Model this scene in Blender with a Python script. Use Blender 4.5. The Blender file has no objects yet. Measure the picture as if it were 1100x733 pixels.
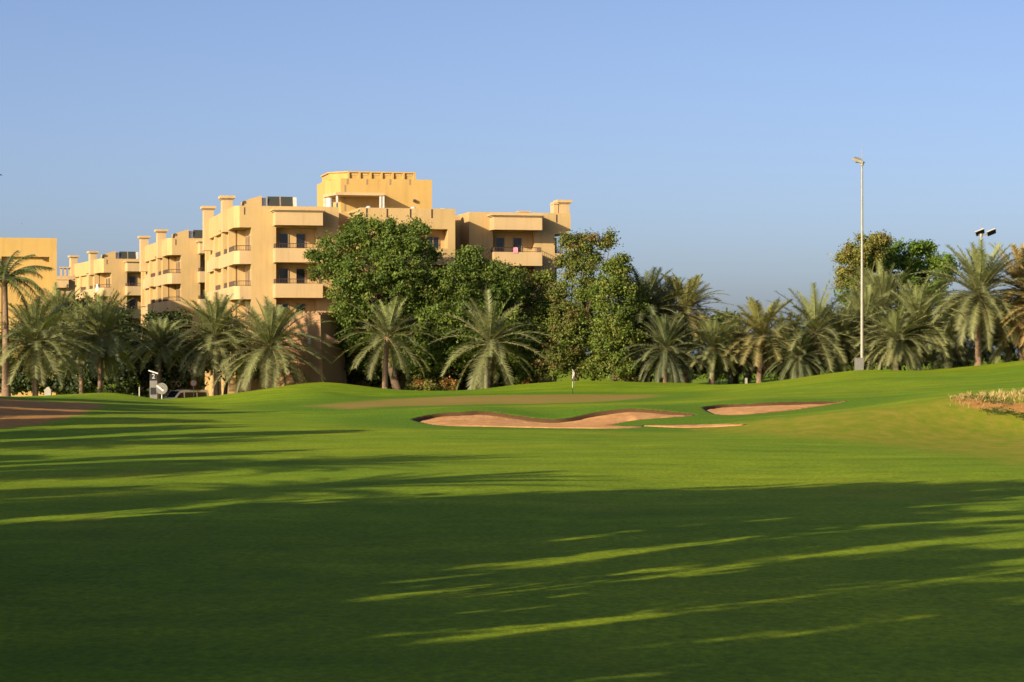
import bpy, math, random
import numpy as np
from mathutils import Vector, Matrix

# ------------------------------------------------------------------ camera, sky, sun, exposure
S = bpy.context.scene
C = S.collection
F, HOR, EYE = 2600.0, 382.0, 3.2            # focal length (photo px), horizon row, eye height (m)
SUN_EL, SUN_AZ = 19.0, 48.0                 # elevation; direction light travels, from +X towards +Y

cam_d = bpy.data.cameras.new('camera')
cam_d.sensor_width = 36.0
cam_d.lens = 36.0 * F / 1100.0
cam_d.shift_y = (HOR - 366.5) / 1100.0
cam_d.clip_start = 0.5
cam_d.clip_end = 20000
cam = bpy.data.objects.new('camera', cam_d)
C.objects.link(cam)
cam.location = (0, 0, EYE)
cam.rotation_euler = (math.radians(90), 0, 0)
S.camera = cam

w = bpy.data.worlds.new('World')
S.world = w
w.use_nodes = True
wn = w.node_tree.nodes
wl = w.node_tree.links
sky = wn.new('ShaderNodeTexSky')
sky.sky_type = 'NISHITA'
sky.sun_disc = False
sx, sy = -math.cos(math.radians(SUN_AZ)), -math.sin(math.radians(SUN_AZ))
sky.sun_elevation = math.radians(SUN_EL)
sky.sun_rotation = math.atan2(sx, sy)
sky.altitude = 0
sky.air_density = 0.6
sky.dust_density = 1.75
sky.ozone_density = 1.0
bg = wn['Background']
bg.inputs['Strength'].default_value = 0.0715
tint = wn.new('ShaderNodeMix')                 # slightly bluer air than the default sky model
tint.data_type = 'RGBA'
tint.blend_type = 'MULTIPLY'
tint.inputs[0].default_value = 1.0
tint.inputs[7].default_value = (1.0, 1.0, 1.15, 1.0)
wl.new(sky.outputs[0], tint.inputs[6])
wl.new(tint.outputs[2], bg.inputs['Color'])

sun_d = bpy.data.lights.new('sun', 'SUN')
sun_d.energy = 4.15
sun_d.angle = math.radians(0.5)
sun_d.color = (1.0, 0.84, 0.58)
sun = bpy.data.objects.new('sun', sun_d)
C.objects.link(sun)
ce = math.cos(math.radians(SUN_EL))
sun.rotation_euler = Vector((-sx * ce, -sy * ce, -math.sin(math.radians(SUN_EL)))).to_track_quat('-Z', 'Y').to_euler()
sun.location = (-60, -60, 60)

S.view_settings.view_transform = 'Standard'
S.view_settings.look = 'None'
S.view_settings.exposure = 0.95
S.view_settings.gamma = 1.0
S.render.engine = 'CYCLES'
S.cycles.max_bounces = 7
S.cycles.diffuse_bounces = 4
S.cycles.transmission_bounces = 4
S.cycles.transparent_max_bounces = 6

R = math.radians
rng = np.random.default_rng(7)
random.seed(7)


def P(px, py, Y):
    """world point seen at photo pixel (px, py) at distance Y"""
    return Vector(((px - 550) / F * Y, Y, EYE - (py - HOR) / F * Y))


# ------------------------------------------------------------------ object helpers
def link(o, parent=None):
    C.objects.link(o)
    if parent is not None:
        o.parent = parent
    return o


def tag(o, label=None, cat=None, group=None, kind=None):
    if label: o['label'] = label
    if cat: o['category'] = cat
    if group: o['group'] = group
    if kind: o['kind'] = kind
    return o


def thing(name, label, cat, loc=(0, 0, 0), rz=0.0, group=None):
    o = bpy.data.objects.new(name, None)
    o.empty_display_size = 0.3
    link(o)
    o.location = loc
    o.rotation_euler = (0, 0, rz)
    return tag(o, label, cat, group)


def mesh_np(name, verts, faces, mat=None, smooth=False, attrs=None):
    """verts (n,3); faces (m,k) array with one k, or a list of such arrays"""
    verts = np.asarray(verts, dtype=np.float32)
    if isinstance(faces, np.ndarray): faces = [faces]
    me = bpy.data.meshes.new(name)
    me.vertices.add(len(verts))
    me.vertices.foreach_set('co', verts.ravel())
    loops = np.concatenate([f.ravel() for f in faces]).astype(np.int32)
    tot = np.concatenate([np.full(len(f), f.shape[1], dtype=np.int32) for f in faces])
    start = np.concatenate([[0], np.cumsum(tot)[:-1]]).astype(np.int32)
    me.loops.add(len(loops))
    me.loops.foreach_set('vertex_index', loops)
    me.polygons.add(len(tot))
    me.polygons.foreach_set('loop_start', start)
    me.polygons.foreach_set('loop_total', tot)
    if smooth:
        me.polygons.foreach_set('use_smooth', np.ones(len(tot), dtype=bool))
    for k, v in (attrs or {}).items():
        v = np.asarray(v, dtype=np.float32)
        a = me.attributes.new(k, 'FLOAT' if v.ndim == 1 else 'FLOAT_COLOR', 'POINT')
        a.data.foreach_set('value' if v.ndim == 1 else 'color', v.ravel())
    me.update(calc_edges=True)
    if mat: me.materials.append(mat)
    return me


def obj(name, me, parent=None, loc=None, rot=None):
    o = bpy.data.objects.new(name, me)
    link(o, parent)
    if loc is not None: o.location = loc
    if rot is not None: o.rotation_euler = rot
    return o


class MB:
    """collects boxes, prisms, tubes into one mesh"""
    def __init__(self):
        self.v = []; self.f = []; self.sm = []

    def add(self, vs, fs, smooth=False):
        n = len(self.v)
        self.v += [tuple(p) for p in vs]
        self.f += [tuple(i + n for i in q) for q in fs]
        self.sm += [smooth] * len(fs)
        return self

    def box(self, x0, x1, y0, y1, z0, z1, M=None):
        vs = [(x, y, z) for z in (z0, z1) for x, y in ((x0, y0), (x1, y0), (x1, y1), (x0, y1))]
        if M is not None: vs = [M @ Vector(p) for p in vs]
        return self.add(vs, [(3, 2, 1, 0), (4, 5, 6, 7), (0, 1, 5, 4), (1, 2, 6, 5), (2, 3, 7, 6), (3, 0, 4, 7)])

    def prism(self, poly, z0, z1, top=None):
        n = len(poly)
        top = top or poly
        vs = [(x, y, z0) for x, y in poly] + [(x, y, z1) for x, y in top]
        fs = [tuple(range(n - 1, -1, -1)), tuple(range(n, 2 * n))]
        fs += [(i, (i + 1) % n, n + (i + 1) % n, n + i) for i in range(n)]
        return self.add(vs, fs)

    def tube(self, pts, rad, seg=6, cap=True, smooth=True):
        pts = [Vector(p) for p in pts]
        if not hasattr(rad, '__len__'): rad = [rad] * len(pts)
        vs = []
        for i, p in enumerate(pts):
            t = (pts[min(i + 1, len(pts) - 1)] - pts[max(i - 1, 0)]).normalized()
            a = Vector((1, 0, 0)) if abs(t.x) < .8 else Vector((0, 1, 0))
            n1 = t.cross(a).normalized(); n2 = t.cross(n1)
            for k in range(seg):
                an = 2 * math.pi * k / seg
                vs.append(p + (n1 * math.cos(an) + n2 * math.sin(an)) * rad[i])
        fs = []
        for i in range(len(pts) - 1):
            for k in range(seg):
                a, b = i * seg + k, i * seg + (k + 1) % seg
                fs.append((a, b, b + seg, a + seg))
        self.add(vs, fs, smooth)
        if cap:
            self.add(vs[:seg], [tuple(range(seg - 1, -1, -1))])
            self.add(vs[-seg:], [tuple(range(seg))])
        return self

    def bar(self, a, b, t):
        return self.tube([a, b], t, 4, True, False)

    def dome(self, c, r, hz, seg=14, rings=5):
        c = Vector(c); vs = []; fs = []
        for i in range(rings):
            e = math.pi / 2 * i / rings
            for k in range(seg):
                an = 2 * math.pi * k / seg
                vs.append(c + Vector((r * math.cos(e) * math.cos(an), r * math.cos(e) * math.sin(an), hz * math.sin(e))))
        vs.append(c + Vector((0, 0, hz)))
        for i in range(rings - 1):
            for k in range(seg):
                fs.append((i * seg + k, i * seg + (k + 1) % seg, (i + 1) * seg + (k + 1) % seg, (i + 1) * seg + k))
        t = len(vs) - 1
        for k in range(seg):
            fs.append(((rings - 1) * seg + k, (rings - 1) * seg + (k + 1) % seg, t))
        return self.add(vs, fs, True)

    def mesh(self, name, mat):
        me = bpy.data.meshes.new(name)
        me.from_pydata(self.v, [], self.f)
        me.polygons.foreach_set('use_smooth', self.sm)
        me.update()
        if mat: me.materials.append(mat)
        return me

    def build(self, name, mat, parent=None, loc=None, rot=None):
        return obj(name, self.mesh(name, mat), parent, loc, rot)


# ------------------------------------------------------------------ materials
def new_mat(name):
    m = bpy.data.materials.new(name)
    m.use_nodes = True
    nt = m.node_tree
    b = nt.nodes['Principled BSDF']
    return m, nt, b


def noise(nt, scale, detail=4, rough=.55, vec=None):
    n = nt.nodes.new('ShaderNodeTexNoise')
    n.inputs['Scale'].default_value = scale
    n.inputs['Detail'].default_value = detail
    n.inputs['Roughness'].default_value = rough
    if vec is not None: nt.links.new(vec, n.inputs['Vector'])
    return n


def ramp(nt, fac, stops):
    r = nt.nodes.new('ShaderNodeValToRGB')
    e = r.color_ramp.elements
    while len(e) < len(stops): e.new(.5)
    for i, (p, c) in enumerate(stops):
        e[i].position = p
        e[i].color = (*c, 1) if len(c) == 3 else c
    nt.links.new(fac, r.inputs[0])
    return r


def mix(nt, fac, a, b, mode='MIX'):
    m = nt.nodes.new('ShaderNodeMix')
    m.data_type = 'RGBA'
    m.blend_type = mode
    for s, v in ((0, fac), (6, a), (7, b)):
        if hasattr(v, 'is_output'): nt.links.new(v, m.inputs[s])
        elif s == 0: m.inputs[0].default_value = v
        else: m.inputs[s].default_value = (*v, 1)
    return m.outputs[2]


def coords(nt, kind='Object', scale=(1, 1, 1)):
    t = nt.nodes.new('ShaderNodeTexCoord')
    mp = nt.nodes.new('ShaderNodeMapping')
    mp.inputs['Scale'].default_value = scale
    nt.links.new(t.outputs[kind], mp.inputs['Vector'])
    return mp.outputs[0]


def bump(nt, b, h, strength, dist=.02):
    bn = nt.nodes.new('ShaderNodeBump')
    bn.inputs['Strength'].default_value = strength
    bn.inputs['Distance'].default_value = dist
    nt.links.new(h, bn.inputs['Height'])
    nt.links.new(bn.outputs[0], b.inputs['Normal'])


def simple(name, col, rough=.6, metal=0.0, var=.12, scale=3.0, bmp=0.0, spec=.3):
    m, nt, b = new_mat(name)
    n = noise(nt, scale, 5, .6, coords(nt))
    lo = tuple(c * (1 - var) for c in col); hi = tuple(min(1, c * (1 + var)) for c in col)
    r = ramp(nt, n.outputs['Fac'], [(.3, lo), (.7, hi)])
    nt.links.new(r.outputs[0], b.inputs['Base Color'])
    b.inputs['Roughness'].default_value = rough
    b.inputs['Metallic'].default_value = metal
    b.inputs['Specular IOR Level'].default_value = spec
    if bmp: bump(nt, b, n.outputs['Fac'], bmp)
    return m


def stucco(name, col):
    m, nt, b = new_mat(name)
    v = coords(nt)
    n1 = noise(nt, .35, 4, .6, v)
    n2 = noise(nt, 1.0, 5, .65, coords(nt, 'Object', (2.2, 2.2, .18)))     # rain streaks
    n3 = noise(nt, 9, 3, .6, v)
    a = ramp(nt, n1.outputs['Fac'], [(.3, tuple(c * .93 for c in col)), (.7, tuple(c * 1.05 for c in col))])
    s = ramp(nt, n2.outputs['Fac'], [(.28, (.78, .74, .70)), (.50, (1, 1, 1))])
    nt.links.new(mix(nt, .6, a.outputs[0], s.outputs[0], 'MULTIPLY'), b.inputs['Base Color'])
    b.inputs['Roughness'].default_value = .9
    b.inputs['Specular IOR Level'].default_value = .15
    bump(nt, b, n3.outputs['Fac'], .25, .02)
    return m


def leaf_mat(name, hue_boost=(1, 1, 1), trans=.3, rough=.5, spec=.3):
    """colour comes from the per-leaf attribute 'tint' (kind and age of the leaf, plus painted-in shade for the SH tints)"""
    m, nt, b = new_mat(name)
    at = nt.nodes.new('ShaderNodeAttribute'); at.attribute_name = 'tint'
    col = mix(nt, 1.0, at.outputs['Color'], hue_boost, 'MULTIPLY')
    nt.links.new(col, b.inputs['Base Color'])
    b.inputs['Roughness'].default_value = rough
    b.inputs['Specular IOR Level'].default_value = spec
    tr = nt.nodes.new('ShaderNodeBsdfTranslucent')
    nt.links.new(mix(nt, 1.0, col, (1.15, 1.2, .6), 'MULTIPLY'), tr.inputs['Color'])
    ms = nt.nodes.new('ShaderNodeMixShader')
    ms.inputs[0].default_value = trans
    nt.links.new(b.outputs[0], ms.inputs[1])
    nt.links.new(tr.outputs[0], ms.inputs[2])
    nt.links.new(ms.outputs[0], nt.nodes['Material Output'].inputs['Surface'])
    return m


M_WALL = stucco('ochre_stucco', (.485, .335, .150))
M_WALL2 = stucco('ochre_stucco_flat', (.49, .32, .108))
M_TRIM = stucco('pale_ochre_stucco', (.51, .36, .186))
M_ANNEX = stucco('grey_beige_stucco', (.45, .315, .17))
M_CLAY = stucco('clay_render', (.36, .215, .115))
M_WHITE = simple('white_paint', (.56, .54, .49), .5)
M_METAL = simple('dark_iron', (.09, .06, .045), .5, .3)
M_GALV = simple('galvanised_steel', (.34, .31, .24), .5, .2)
M_GREY = simple('grey_panel', (.17, .16, .14), .6)
M_BLACK = simple('black_plastic', (.02, .02, .02), .4)
M_RED = simple('red_paint', (.55, .06, .03), .45)
M_FRAME = simple('brown_window_frame', (.32, .22, .13), .5)
M_TERRA = simple('terracotta', (.48, .19, .07), .8)
M_PINK = simple('pink_towel', (.75, .28, .36), .9)
M_BARK = simple('bark', (.13, .085, .055), .9, 0, .4, 6, .6)
M_PALMBARK = simple('palm_trunk', (.21, .135, .085), .95, 0, .45, 9, .9)
M_RUBBER = simple('tyre_rubber', (.02, .02, .02), .8)
M_CARPAINT = simple('white_car_paint', (.75, .75, .74), .25, 0, .03, 2, 0, .5)
M_ROOF = simple('roof_gravel', (.45, .36, .26), .95)
m, nt, b = new_mat('dark_glass')
b.inputs['Base Color'].default_value = (.012, .014, .016, 1)
b.inputs['Roughness'].default_value = .08
b.inputs['Specular IOR Level'].default_value = .5
M_GLASS = m
m, nt, b = new_mat('solar_glass')
b.inputs['Base Color'].default_value = (.05, .05, .03, 1)
b.inputs['Roughness'].default_value = .12
b.inputs['Specular IOR Level'].default_value = .8
M_SOLAR = m
M_LEAF = leaf_mat('broad_leaves', (1.28, 1.28, 1.1), trans=.33, rough=.5, spec=.25)
M_FROND = leaf_mat('palm_fronds', (1.2, 1.2, 1.15), trans=.18, rough=.5, spec=.35)
M_DRY = leaf_mat('dry_fronds', trans=.2, rough=.8, spec=.1)

# ------------------------------------------------------------------ terrain
ctl = []
def cw(X, Y, z): ctl.append((X, Y, z))
def cp(px, py, Y):
    p = P(px, py, Y); ctl.append((p.x, p.y, p.z))
for Y in (-90, -40, 0):
    for X in (-90, -45, 0, 45, 90): cw(X, Y, 0.0)
for X in (-90, -60, 60, 90):
    for Y in (40, 80): cw(X, Y, 0.0)
for px in (-60, 250, 550, 850, 1160):
    for Y in (24, 33, 45, 62, 80): cw((px - 550) / F * Y, Y, .03 * math.sin(px * .01 + Y * .13))
# rising ground on the right, with the worn mound in front of it
cp(1160, 500, 72); cp(1000, 490, 77); cp(860, 470, 95); cp(930, 452, 104); cp(1020, 442, 106); cp(1100, 462, 100); cp(1160, 450, 100)
cp(1022, 428, 110); cp(1060, 424, 111); cp(1100, 422, 111); cp(1150, 418, 112)
cp(960, 438, 118); cp(900, 441, 118); cp(1030, 424, 122); cp(1100, 419, 124)
cp(1100, 405, 160); cp(1000, 412, 160); cp(900, 423, 150)
# bunker ground
cp(560, 461, 108); cp(460, 460, 108); cp(680, 461, 108); cp(780, 461, 108); cp(380, 455, 114); cp(300, 455, 114)
cp(450, 447, 124); cp(520, 440, 127); cp(600, 449, 125); cp(680, 438, 128); cp(740, 443, 127)
cp(770, 448, 122); cp(860, 444, 124); cp(760, 436, 138); cp(830, 431, 140); cp(905, 430, 140)
cp(640, 434, 140); cp(560, 437, 140); cp(470, 437, 140); cp(380, 438, 140); cp(300, 440, 138)
# putting green and the crest behind it
for px, py in ((380, 425), (460, 426), (540, 424), (620, 423), (700, 423)): cp(px, py, 182)
for px, py in ((250, 425), (300, 417), (345, 411), (400, 415.5), (450, 419.5), (500, 420), (560, 413.5), (620, 409.5), (690, 411), (745, 411), (790, 414)): cp(px, py, 205)
for px, py in ((830, 410), (880, 402.5), (925, 397.5), (980, 399.5), (1030, 397), (1060, 392.5), (1100, 387), (1160, 384)): cp(px, py, 200)
cp(780, 420, 180); cp(850, 415, 175); cp(930, 408, 175); cp(1030, 405, 175); cp(1100, 397, 178)
cp(345, 421, 180); cp(290, 424, 180); cp(230, 433, 176)
# left dirt bank and the low mound behind it
cp(-60, 462, 106); cp(0, 460, 107); cp(60, 452, 114); cp(100, 445, 124); cp(0, 442, 122); cp(-60, 440, 122); cp(40, 437, 132)
cp(0, 427, 150); cp(-60, 424, 150); cp(60, 429, 150); cp(105, 432, 150); cp(150, 437, 146); cp(200, 440, 146)
cp(120, 422, 178); cp(75, 424, 176); cp(150, 426, 180); cp(182, 431.5, 183); cp(205, 430, 185); cp(30, 427, 172)
# ground behind the crest
for px in (-80, 30, 120, 200, 280, 370, 460): cw((px - 550) / F * 232, 232, -1.8)
for px in (560, 640, 700): cw((px - 550) / F * 232, 232, -.6)
for px, z in ((760, .3), (830, .8), (900, 1.3), (980, 1.5), (1060, 2.2), (1140, 2.6)): cw((px - 550) / F * 228, 228, z)
for X in (-90, -60, -30, 0): cw(X, 265, -1.8)
for X in (30, 60, 90): cw(X, 265, 1.0)
for X in (-90, -60, -30, 0, 30, 60, 90): cw(X, 320, -1.0)
ctl = np.array(ctl)
SY = .55


def phi(r2): return .5 * r2 * np.log(r2 + 1e-9)


cx = np.stack([ctl[:, 0], ctl[:, 1] * SY], 1) / 30.0
n = len(ctl)
K = phi(((cx[:, None] - cx[None]) ** 2).sum(-1)) + np.eye(n) * 2e-4
Pm = np.concatenate([np.ones((n, 1)), cx], 1)
A = np.block([[K, Pm], [Pm.T, np.zeros((3, 3))]])
sol = np.linalg.solve(A, np.concatenate([ctl[:, 2], np.zeros(3)]))
wts, aff = sol[:n], sol[n:]


def sstep(a, b, x):
    t = np.clip((x - a) / (b - a), 0, 1)
    return t * t * (3 - 2 * t)


def base_z(X, Y):
    X = np.atleast_1d(np.asarray(X, float)); Y = np.atleast_1d(np.asarray(Y, float))
    sh = X.shape
    q = np.stack([X.ravel(), Y.ravel() * SY], 1) / 30.0
    out = np.empty(len(q))
    for i in range(0, len(q), 20000):
        qq = q[i:i + 20000]
        r2 = ((qq[:, None] - cx[None]) ** 2).sum(-1)
        out[i:i + 20000] = phi(r2) @ wts + aff[0] + qq @ aff[1:]
    out = out.reshape(sh)
    wgt = (1 - sstep(75, 130, np.abs(X))) * (1 - sstep(290, 360, Y)) * sstep(-110, -60, Y)
    z = out * wgt
    # gentle swales of the fairway
    z = z + wgt * (.05 * np.sin(X * .21 + Y * .05) * np.sin(Y * .11 + 1) + .03 * np.sin(X * .5 - Y * .17))
    return z


def hit(px, py, y0=20, y1=215):
    Ys = np.arange(y0, y1, .2)
    X = (px - 550) / F * Ys
    ray = EYE - (py - HOR) / F * Ys
    z = base_z(X, Ys)
    k = np.argmax(ray <= z)
    if ray[k] > z[k]: k = len(Ys) - 1
    return (X[k], Ys[k])


def ground_z(x, y): return float(base_z([x], [y])[0])


def poly_world(pts, y0=20, y1=215):
    """photo outline -> ground outline, smoothed with Catmull-Rom"""
    w_ = [Vector((*hit(px, py, y0, y1), 0)) for px, py in pts]
    out = []
    m_ = len(w_)
    for i in range(m_):
        a, b_, c, d = w_[i - 1], w_[i], w_[(i + 1) % m_], w_[(i + 2) % m_]
        for k in range(6):
            t = k / 6
            out.append(.5 * ((2 * b_) + (c - a) * t + (2 * a - 5 * b_ + 4 * c - d) * t * t + (3 * b_ - a - 3 * c + d) * t ** 3))
    return np.array([(p.x, p.y) for p in out])


def sdf(poly, X, Y):
    """signed distance, positive inside"""
    sh = X.shape
    x = X.ravel(); y = Y.ravel()
    x0, y0 = poly[:, 0].min() - 12, poly[:, 1].min() - 12
    x1, y1 = poly[:, 0].max() + 12, poly[:, 1].max() + 12
    res = np.full(x.shape, -12.0)
    idx = np.where((x > x0) & (x < x1) & (y > y0) & (y < y1))[0]
    if len(idx):
        xx, yy = x[idx], y[idx]
        best = np.full(len(idx), 1e9); ins = np.zeros(len(idx), bool)
        for i in range(len(poly)):
            ax, ay = poly[i]; bx, by = poly[(i + 1) % len(poly)]
            dx, dy = bx - ax, by - ay
            t = np.clip(((xx - ax) * dx + (yy - ay) * dy) / (dx * dx + dy * dy + 1e-12), 0, 1)
            best = np.minimum(best, np.hypot(xx - ax - t * dx, yy - ay - t * dy))
            cr = (ay > yy) != (by > yy)
            with np.errstate(divide='ignore', invalid='ignore'):
                xi = ax + (yy - ay) * dx / (dy if abs(dy) > 1e-12 else 1e-12)
            ins ^= cr & (xx < xi)
        res[idx] = np.where(ins, best, -best)
    return res.reshape(sh)


BUNKERS = {
    'front': poly_world([(446, 450), (466, 445), (500, 442.5), (520, 442), (545, 445), (575, 449), (605, 450), (635, 444.5), (660, 440.5), (690, 439.5),
                         (720, 442), (742, 444.5), (738, 447.5), (700, 450), (668, 453.5), (656, 457.5), (690, 459.3), (660, 460.5), (600, 460), (530, 458.5), (480, 457.5), (455, 454)], 90, 150),
    'sliver': poly_world([(690, 457.6), (730, 456.4), (775, 455.6), (800, 456.5), (770, 458.6), (730, 459.4)], 90, 130),
    'right': poly_world([(757, 437.5), (775, 435), (820, 433), (870, 431.5), (908, 431), (890, 435), (860, 439.5), (825, 443.5), (785, 446), (765, 443.5)], 105, 160),
}
GREEN = poly_world([(330, 436.5), (400, 430.5), (480, 426), (560, 424.5), (640, 424), (705, 424.5), (690, 428), (640, 432), (590, 433.5), (520, 434.5), (430, 436.5), (370, 439.5)], 120, 200)
DIRT_L = poly_world([(-60, 427), (0, 428), (40, 431), (80, 432.5), (108, 435), (96, 441), (80, 447), (55, 453), (30, 457.5), (0, 460), (-60, 462)], 90, 165)
DIRT_R = poly_world([(1026, 428), (1050, 429), (1075, 431), (1110, 434), (1150, 436), (1150, 450), (1100, 447), (1078, 441), (1052, 439), (1032, 435)], 90, 118)
ROUGH_R = poly_world([(745, 461), (800, 453), (850, 448), (900, 443), (960, 436), (1020, 428), (1060, 424), (1160, 420), (1160, 520), (1060, 492), (940, 476), (830, 468)], 70, 118)

LIP = {'front': .22, 'sliver': .03, 'right': .20}


def axis(parts):
    out = [parts[0][0]]
    for a, b_, st in parts:
        k = max(1, int(round((b_ - a) / st)))
        out += list(np.linspace(a, b_, k + 1)[1:])
    return np.array(out)


xs = axis([(-4000, -1000, 750), (-1000, -200, 160), (-200, -60, 14), (-60, -30, 1.0), (-30, 30, .22), (30, 60, 1.0), (60, 200, 14), (200, 1000, 160), (1000, 4000, 750)])
ys = axis([(-600, -100, 100), (-100, 18, 5), (18, 100, .8), (100, 148, .22), (148, 215, .6), (215, 300, 3), (300, 700, 40), (700, 6000, 750)])
GX, GY = np.meshgrid(xs, ys)
GZ = base_z(GX, GY)
flat0 = GZ.copy()
for k, pl in BUNKERS.items():
    d = sdf(pl, GX, GY)
    GZ -= (LIP[k] + .45) * sstep(-.05, .35, d)
    pass
nx, ny = len(xs), len(ys)
ii = (np.arange(ny - 1)[:, None] * nx + np.arange(nx - 1)[None]).ravel()
quads = np.stack([ii, ii + 1, ii + 1 + nx, ii + nx], 1)

m, nt, b = new_mat('turf')
v = coords(nt, 'Object')
v_str = coords(nt, 'Object', (1, .35, 1))
big = noise(nt, .045, 3, .5, v)
mid = noise(nt, .5, 5, .6, v)
wear = noise(nt, .16, 6, .62, v_str)
fine = noise(nt, 9, 6, .75, coords(nt, 'Object', (1, .55, 1)))
g = ramp(nt, big.outputs['Fac'], [(.32, (.142, .240, .0085)), (.68, (.225, .292, .010))])
g2 = ramp(nt, mid.outputs['Fac'], [(.3, (.80, .84, .85)), (.7, (1.18, 1.14, 1.1))])
col = mix(nt, 1.0, g.outputs[0], g2.outputs[0], 'MULTIPLY')
g3 = ramp(nt, fine.outputs['Fac'], [(.32, (.50, .54, .50)), (.68, (1.5, 1.42, 1.4))])
col = mix(nt, .8, col, g3.outputs[0], 'MULTIPLY')
band = noise(nt, .33, 4, .6, coords(nt, 'Object', (.22, 1, 1)))
gb = ramp(nt, band.outputs['Fac'], [(.35, (.84, .88, .86)), (.65, (1.14, 1.10, 1.1))])
col = mix(nt, 1.0, col, gb.outputs[0], 'MULTIPLY')
wr = ramp(nt, wear.outputs['Fac'], [(.56, (0, 0, 0)), (.74, (1, 1, 1))])
col = mix(nt, mix(nt, 1.0, wr.outputs[0], (.5, .5, .5), 'MULTIPLY'), col, (.28, .23, .020))


def zone(attr, nscale, amp, width):
    a = nt.nodes.new('ShaderNodeAttribute'); a.attribute_name = attr
    nn = noise(nt, nscale, 5, .65, v)
    ad = nt.nodes.new('ShaderNodeMath'); ad.operation = 'MULTIPLY_ADD'
    nt.links.new(nn.outputs['Fac'], ad.inputs[0]); ad.inputs[1].default_value = amp
    nt.links.new(a.outputs['Fac'], ad.inputs[2])
    mr = nt.nodes.new('ShaderNodeMapRange'); mr.interpolation_type = 'SMOOTHSTEP'
    mr.inputs[1].default_value = amp * .5 - width; mr.inputs[2].default_value = amp * .5 + width
    nt.links.new(ad.outputs[0], mr.inputs[0])
    return mr.outputs[0]


zf = zone('fringe', .25, 3.0, 2.2)
col = mix(nt, mix(nt, 1.0, zf, (.8, .8, .8), 'MULTIPLY'), col, mix(nt, 1.0, g3.outputs[0], (.092, .190, .009), 'MULTIPLY'))
zg = zone('green', .3, 1.5, 1.2)
gr = ramp(nt, wear.outputs['Fac'], [(.3, (.24, .20, .035)), (.7, (.32, .215, .055))])
col = mix(nt, zg, col, gr.outputs[0])
zr = zone('rough', .5, 4.0, 1.6)
rc = ramp(nt, noise(nt, 1.3, 6, .7, v_str).outputs['Fac'], [(.3, (.16, .215, .010)), (.5, (.225, .24, .014)), (.72, (.36, .25, .045))])
col = mix(nt, zr, col, rc.outputs[0])
zd = zone('dirt', .9, 2.6, .35)
dc = ramp(nt, noise(nt, 1.6, 7, .7, v).outputs['Fac'], [(.3, (.34, .16, .038)), (.7, (.52, .265, .08))])
col = mix(nt, zd, col, dc.outputs[0])
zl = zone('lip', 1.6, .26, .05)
col = mix(nt, zl, col, (.10, .055, .025))  # brown earth lip, its colour darkened to paint in the shade of the overhang
nt.links.new(col, b.inputs['Base Color'])
b.inputs['Roughness'].default_value = .95
b.inputs['Specular IOR Level'].default_value = .08
b.inputs['Sheen Weight'].default_value = .0
hb = nt.nodes.new('ShaderNodeMath'); hb.operation = 'ADD'
nt.links.new(fine.outputs['Fac'], hb.inputs[0]); nt.links.new(mid.outputs['Fac'], hb.inputs[1])
bump(nt, b, hb.outputs[0], .7, .05)
M_TURF = m

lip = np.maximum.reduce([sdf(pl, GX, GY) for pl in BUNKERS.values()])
attrs = {'fringe': (np.maximum(lip, sdf(GREEN, GX, GY)) + 4.5).ravel(), 'green': sdf(GREEN, GX, GY).ravel(), 'rough': sdf(ROUGH_R, GX, GY).ravel(),
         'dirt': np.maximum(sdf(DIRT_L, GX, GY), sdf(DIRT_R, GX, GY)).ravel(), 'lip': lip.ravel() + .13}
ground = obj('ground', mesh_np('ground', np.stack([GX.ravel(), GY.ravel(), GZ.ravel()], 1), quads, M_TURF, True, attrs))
tag(ground, 'rolling green golf fairway with a worn putting green and bare earth banks', None, None, 'structure')

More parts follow.
